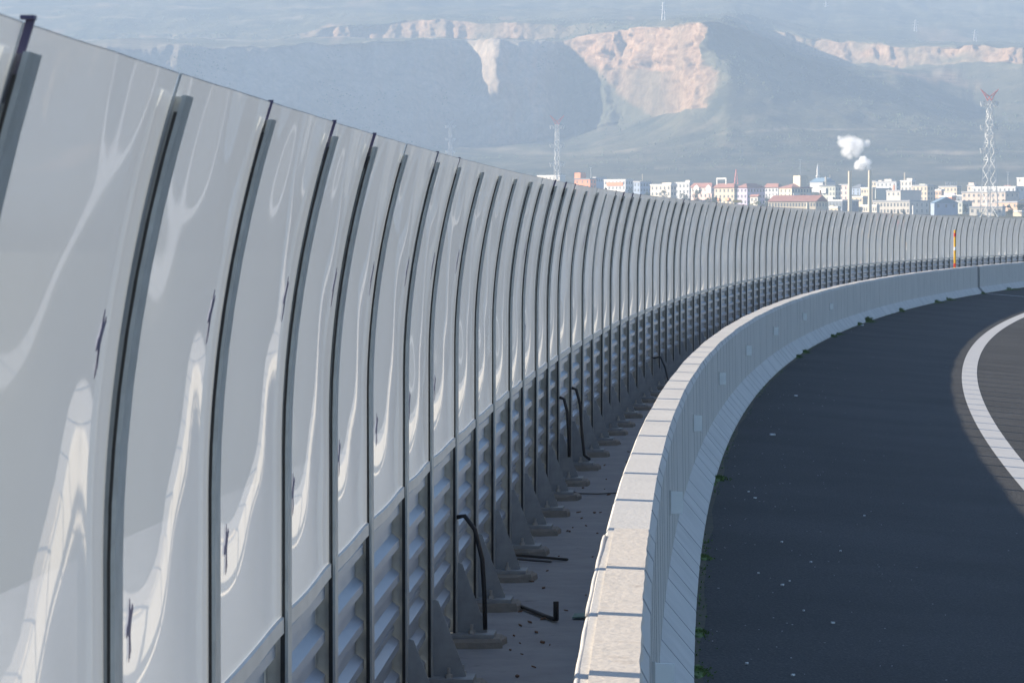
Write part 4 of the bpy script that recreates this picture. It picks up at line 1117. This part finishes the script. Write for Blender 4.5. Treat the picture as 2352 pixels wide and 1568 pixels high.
def pylon(x, yt, r, label, wtop, wbot_at, mats, wm=.27, arms=True, rz=.5, zb=None):
    """yt: row of the red horn tips; wtop width below the horns; wbot_at (row, width) in photo pixels"""
    X = xo(x, r); zb = terr_z(X, r) - .5 if zb is None else zb; m = MP(r)
    zt = zo(yt, r); H = zt - zb; hr = 46 * m * (wtop / 17)        # red head height
    wt = wtop * m / 1.15; slope = (wbot_at[1] - wtop) * m / 1.15 / ((wbot_at[0] - yt) * m - hr)
    root = thing('power_pylon', label, 'pylon', (X, r, zb), rz)
    ztop = H - hr
    W_ = lambda z: wt + (ztop - z) * slope * 1.0
    cs = ((-1, -1), (1, -1), (1, 1), (-1, 1))
    for sx, sy in cs:
        mb = MB(); mb.beam((sx * W_(0) / 2, sy * W_(0) / 2, 0), (sx * wt / 2, sy * wt / 2, ztop), wm * 1.15); mb.build('leg', mats[0], root)
    mb = MB(); z = 0; flip = 0
    while z < ztop - .5:
        h = max(2.2, W_(z) * 1.05); z2 = min(z + h, ztop)
        for k in range(4):
            a, b = cs[k], cs[(k + 1) % 4]
            if flip: a, b = b, a
            mb.beam((a[0] * W_(z) / 2, a[1] * W_(z) / 2, z), (b[0] * W_(z2) / 2, b[1] * W_(z2) / 2, z2), wm * .72)
            if int(z) % 3 == 0: mb.beam((a[0] * W_(z2) / 2, a[1] * W_(z2) / 2, z2), (b[0] * W_(z2) / 2, b[1] * W_(z2) / 2, z2), wm * .6)
        z = z2; flip = 1 - flip
    mb.build('bracing', mats[0], root)
    # red head: a narrowing box that opens into two horns along the line of the arms
    ux = Vector((math.cos(-rz), math.sin(-rz), 0)); uy = Vector((-ux.y, ux.x, 0))     # across the picture
    for sgn in (-1, 1):
        mb = MB(); tip = ux * sgn * wtop * 2.15 * m + Vector((0, 0, H))
        for sy in (-1, 1):
            lo = uy * sy * wt * .5 + ux * sgn * wt * .5 + Vector((0, 0, ztop)); mi_ = ux * sgn * wt * 1.35 + uy * sy * wt * .35 + Vector((0, 0, ztop + hr * .52))
            i0 = uy * sy * wt * .35 + Vector((0, 0, ztop + hr * .34)) ; c0 = ux * -sgn * wt * .5 + uy * sy * wt * .5 + Vector((0, 0, ztop))
            mb.beam(lo, mi_, wm); mb.beam(mi_, tip, wm * .9); mb.beam(i0, tip, wm); mb.beam(c0, i0, wm * .8); mb.beam(i0, mi_, wm * .7); mb.beam(lo, i0, wm * .7)
            q1 = i0.lerp(tip, .45); mb.beam(mi_, q1, wm * .7); mb.beam(mi_.lerp(tip, .45), q1, wm * .6)
        mb.build('horn', mats[1], root)
    if arms:
        for lv in (ztop - .5, ztop - .5 - 95 * m * wtop / 17, ztop - .5 - 190 * m * wtop / 17):
            mb = MB()
            for sgn in (-1, 1):
                e = ux * sgn * wtop * 1.9 * m + Vector((0, 0, lv))
                for sy in (-1, 1):
                    mb.beam(ux * sgn * W_(lv) / 2 + uy * sy * wt * .4 + Vector((0, 0, lv + 1.2)), e, wm * .45); mb.beam(ux * sgn * W_(lv) / 2 + uy * sy * wt * .4 + Vector((0, 0, lv)), e, wm * .4)
            mb.build('cross_arm', mats[2], root)
            for sgn in (-1, 1):
                for q_ in (.62, 1.0):
                    e = ux * sgn * wtop * 1.9 * m * q_ + Vector((0, 0, lv)); mb = MB()
                    mb.tube([e + ux * -.5, e + Vector((0, 0, -2.2))], .26, 6); mb.tube([e + ux * .5, e + Vector((0, 0, -2.2))], .26, 6); mb.build('insulator', TRIM, root)
    return root


pylon(3955, 359, 1560, 'tall white lattice pylon with red horned top at the right edge', 16.6, (865, 60), (STEEL, REDST, GREYST))
pylon(2228, 463, 2120, 'white lattice pylon with red horned top, left of the orange building', 13.4, (724, 22), (STEEL, REDST, GREYST))
pylon(1802, 476, 2760, 'faint grey lattice pylon against the shaded quarry', 9, (700, 20), (GREYST, GREYST, GREYST), wm=.40)
for (x, yt, yb, lab) in ((2652, 12, 95, 'faint pale mast high on the mountain above the quarry rim'), (3658, 81, 140, 'thin faint mast on the mountain, left of two above the right cliffs'), (3896, 122, 176, 'thin faint mast on the mountain, right of two above the right cliffs'), (3301, 10, 54, 'very faint mast near the top edge right of the ridge')):
    xd = x * S; ys, rs = column(xd); r = float(np.interp(-yb * S, -ys, rs)); X = xo(x, r); zb = zo(yb, r) - 5; H = zo(yt, r) - zb
    root = thing('lattice_mast', lab, 'mast', (X, r, zb)); mb = MB(); w0, w1 = 4.0, 1.0
    for sx, sy in ((-1, -1), (1, -1), (1, 1), (-1, 1)):
        m2_ = MB(); m2_.beam((sx * w0 / 2, sy * w0 / 2, 0), (sx * w1 / 2, sy * w1 / 2, H), .4); m2_.build('leg', STEEL if x == 2652 else GREYST, root)
    for k in range(8):
        a = k / 8; b = (k + 1) / 8; wa = w0 + (w1 - w0) * a; wb = w0 + (w1 - w0) * b; sg_ = 1 if k % 2 else -1
        mb.beam((-sg_ * wa / 2, -wa / 2, H * a), (sg_ * wb / 2, -wb / 2, H * b), .3); mb.beam((-sg_ * wa / 2, wa / 2, H * a), (sg_ * wb / 2, wb / 2, H * b), .3)
    for q_ in (.72, .86): mb.beam((-3.5, 0, H * q_), (3.5, 0, H * q_), .35)
    mb.build('bracing', GREYST, root)
r = 2560; X = xo(2944, r); zb = terr_z(X, r); H = zo(678, r) - zb
root = thing('radio_mast', 'short red lattice mast behind the cream building', 'mast', (X, r, zb)); mb = MB()
for sx, sy in ((-1, -1), (1, -1), (1, 1), (-1, 1)):
    m2_ = MB(); m2_.beam((sx * 1.3, sy * 1.3, 0), (sx * .2, sy * .2, H), .35); m2_.build('leg', REDST, root)
for k in range(9):
    a = k / 9; b = (k + 1) / 9; sg_ = 1 if k % 2 else -1; mb.beam((-sg_ * (1.3 - 1.1 * a), -(1.3 - 1.1 * a), H * a), (sg_ * (1.3 - 1.1 * b), -(1.3 - 1.1 * b), H * b), .28)
mb.build('bracing', REDST, root)
r = 2300
for (x, yt, lab) in ((2363, 672, 'slender pale lamp pole behind the orange building'), (3200, 640, 'thin faint pole on the slope left of the minaret'), (2736, 725, 'thin dark pole in front of the white balcony house'), (3955 + 75, 690, 'thin pole right of the tall right pylon')):
    X = xo(x, r); zb = terr_z(X, r); H = zo(yt, r) - zb
    root = thing('lamp_pole', lab, 'pole', (X, r, zb)); mb = MB(); mb.tube([(0, 0, 0), (0, 0, H)], [.22, .14], 8); mb.build('pole', GREYST if x in (2736, 3200) else STEEL, root)
    mb = MB(); mb.box(-.9, .9, -.2, .2, H, H + .3); mb.build('lamp_head', STEEL, root)

# trees and bushes of the town
LEAF = simple('tree_leaves', (.045, .065, .03), .9, var=.45, scale=.8); LEAFY = simple('bush_leaves_yellow', (.15, .16, .05), .9, var=.4, scale=.8); BARK = simple('bark', (.10, .08, .06), .9)


def tree(x, yt, w, r, label, leaf=LEAF, n=420, cone=False, name='tree'):
    X = xo(x, r); zb = terr_z(X, r) - .3; H = max(2.0, zo(yt, r) - zb); W_ = w * MP(r) / 2
    root = thing(name, label, 'tree' if name == 'tree' else 'bush', (X, r, zb)); mb = MB()
    mb.tube([(0, 0, 0), (.1, .05, H * .35), (.0, .1, H * .75)], [.28, .2, .06], 7)
    for k in range(5):
        t = k * 1.3; mb.tube([(0.05, .05, H * (.3 + .06 * k)), (math.cos(t) * W_ * .6, math.sin(t) * W_ * .6, H * (.45 + .08 * k))], [.12, .04], 5)
    mb.build('trunk', BARK, root)
    mb = MB(); cl = [(random.gauss(0, .42), random.gauss(0, .42), random.uniform(.35, .95)) for _ in range(14)]
    for k in range(n):
        cx_, cy_, cz_ = random.choice(cl); wz = (1.05 - cz_) * 1.3 if cone else 1 - abs(cz_ - .6) * .9
        p = Vector((cx_ * W_ * wz + random.gauss(0, W_ * .16), cy_ * W_ * wz + random.gauss(0, W_ * .16), max(.12, cz_ + random.gauss(0, .055)) * H))
        a = Vector((random.gauss(0, 1), random.gauss(0, 1), random.gauss(0, 1))).normalized(); b = a.cross(Vector((random.gauss(0, 1), random.gauss(0, 1), random.gauss(0, 1)))).normalized()
        sz = random.uniform(.25, .6) * max(.7, W_ * .2)
        mb.poly([p - a * sz, p - b * sz * .6, p + a * sz, p + b * sz * .6])
    mb.build('crown', leaf, root, fix=False)


tree(2653, 762, 42, 1860, 'dark round tree in front of the white balcony house')
tree(2735, 770, 60, 1830, 'wide dark tree below the pale house with the flat parapet')
tree(2790, 762, 40, 1800, 'dark round tree in front of the left white gable front')
tree(2842, 790, 60, 1760, 'yellowish green bush below the cream building with orange balconies', LEAFY, 500, name='bush')
tree(3566, 842, 9, 1660, 'small dark cypress at the left front of the large white factory', cone=True)
tree(3592, 840, 8, 1660, 'small dark cypress in the middle front of the large white factory', cone=True)
tree(3613, 836, 10, 1660, 'small dark cypress at the right front of the large white factory', cone=True)
tree(4036, 822, 40, 1600, 'large dark tree at the right of the low white house')
tree(4080, 818, 48, 1610, 'large dark tree at the right edge above the pale yellow shed')
tree(3925, 858, 12, 1600, 'low dark bush between the legs of the right pylon', name='bush')
tree(3982, 856, 12, 1600, 'low dark bush right of the right pylon foot', name='bush')
tree(3030, 806, 70, 1700, 'wide green bush row below the tiny red roofed shed', LEAFY, 500, name='bush')

for k, (x, y, w_, r_) in enumerate(((2520, 752, 26, 2100), (2588, 770, 30, 1960), (2862, 790, 22, 1800), (3070, 788, 30, 1900), (3108, 792, 26, 1880), (3258, 780, 22, 1930), (3420, 800, 18, 1850), (3500, 796, 24, 1900), (3700, 806, 22, 1880), (3752, 800, 20, 1850), (3836, 800, 24, 1840), (3862, 820, 20, 1700), (4020, 800, 30, 1780), (3560, 752, 18, 2180), (3680, 748, 20, 2160))):
    where = ('right of the orange banded works', 'left of the white balcony house', 'between the arched and the cream buildings', 'in front of the grey house with white rails', 'below the grey house with white rails', 'left of the mixed grey house', 'between the two tall chimneys', 'right of the right tall chimney', 'below the cream top heavy building', 'in front of the tan house', 'right of the orange shop', 'by the cream corner column', 'right of the right pylon before the beige warehouse', 'behind the bright white hall', 'behind the stepped white building')[k]
    tree(x, y, w_, r_, 'dark green town tree ' + where)

# ------------------------------------------------------------------ air
mb = MB(); mb.box(-4300, 4300, -400, 5750, -4, 445)
hz = mb.build('haze', bpy.data.materials.new('haze_air')); m = hz.data.materials[0]; m.use_nodes = True; t = m.node_tree; t.nodes.clear()
v = N(t, 'ShaderNodeVolumePrincipled'); o = N(t, 'ShaderNodeOutputMaterial')
v.inputs['Color'].default_value = (.42, .55, .735, 1); v.inputs['Density'].default_value = 0.000235; v.inputs['Anisotropy'].default_value = 0.0
t.links.new(v.outputs[0], o.inputs['Volume']); hz['kind'] = 'stuff'; hz['label'] = 'pale blue haze in the air'; hz['category'] = 'haze'
# ground must lie inside the air
for ob in bpy.data.objects:
    if ob.name == 'ground':
        for vv in ob.data.vertices:
            vv.co.x = max(-4280, min(4280, vv.co.x)); vv.co.y = max(-390, min(5740, vv.co.y))

# ------------------------------------------------------------------ light
EL, AZ = math.radians(21.4), math.radians(15)
sd = Vector((-math.cos(AZ) * math.cos(EL), math.sin(AZ) * math.cos(EL), math.sin(EL)))      # towards the sun
su = bpy.data.lights.new('sun', 'SUN'); su.energy = 5.0; su.angle = math.radians(.53); su.color = (1.0, .87, .70)
so = bpy.data.objects.new('sun', su); C.objects.link(so); so.rotation_euler = sd.to_track_quat('Z', 'Y').to_euler()
w = bpy.data.worlds.new('World'); bpy.context.scene.world = w; w.use_nodes = True
t = w.node_tree; bg = t.nodes['Background']
sk = t.nodes.new('ShaderNodeTexSky'); sk.sky_type = 'NISHITA'; sk.sun_disc = False; sk.sun_elevation = EL; sk.sun_rotation = math.atan2(sd.x, sd.y); sk.dust_density = 0.3; sk.ozone_density = 3.0
mxs = t.nodes.new('ShaderNodeMix'); mxs.data_type = 'RGBA'; mxs.blend_type = 'MULTIPLY'; mxs.inputs[0].default_value = 1; mxs.inputs[7].default_value = (.91, 1.0, 1.12, 1)
t.links.new(sk.outputs[0], mxs.inputs[6]); t.links.new(mxs.outputs[2], bg.inputs[0]); bg.inputs[1].default_value = 0.05

# ------------------------------------------------------------------ camera
ca = bpy.data.cameras.new('camera'); ca.sensor_width = 36; ca.lens = FPX / 2352 * 36; ca.clip_start = .1; ca.clip_end = 20000
ca.dof.use_dof = True; ca.dof.focus_distance = 34; ca.dof.aperture_fstop = 20
co = bpy.data.objects.new('camera', ca); C.objects.link(co); co.location = (0, 0, CAMZ); co.rotation_euler = (PI / 2 - PITCH, 0, 0)
sc = bpy.context.scene; sc.camera = co
sc.view_settings.view_transform = 'Standard'; sc.view_settings.look = 'None'; sc.view_settings.gamma = 1; sc.view_settings.use_curve_mapping = False
sc.view_settings.exposure = 1.9
sc.render.engine = 'CYCLES'
cy = sc.cycles
cy.max_bounces = 10; cy.diffuse_bounces = 3; cy.glossy_bounces = 4; cy.transmission_bounces = 4; cy.volume_bounces = 5; cy.transparent_max_bounces = 24
cy.use_denoising = True
try: cy.denoiser = 'OPENIMAGEDENOISE'
except Exception: pass
cy.volume_step_rate = 1.0
cy.use_adaptive_sampling = False
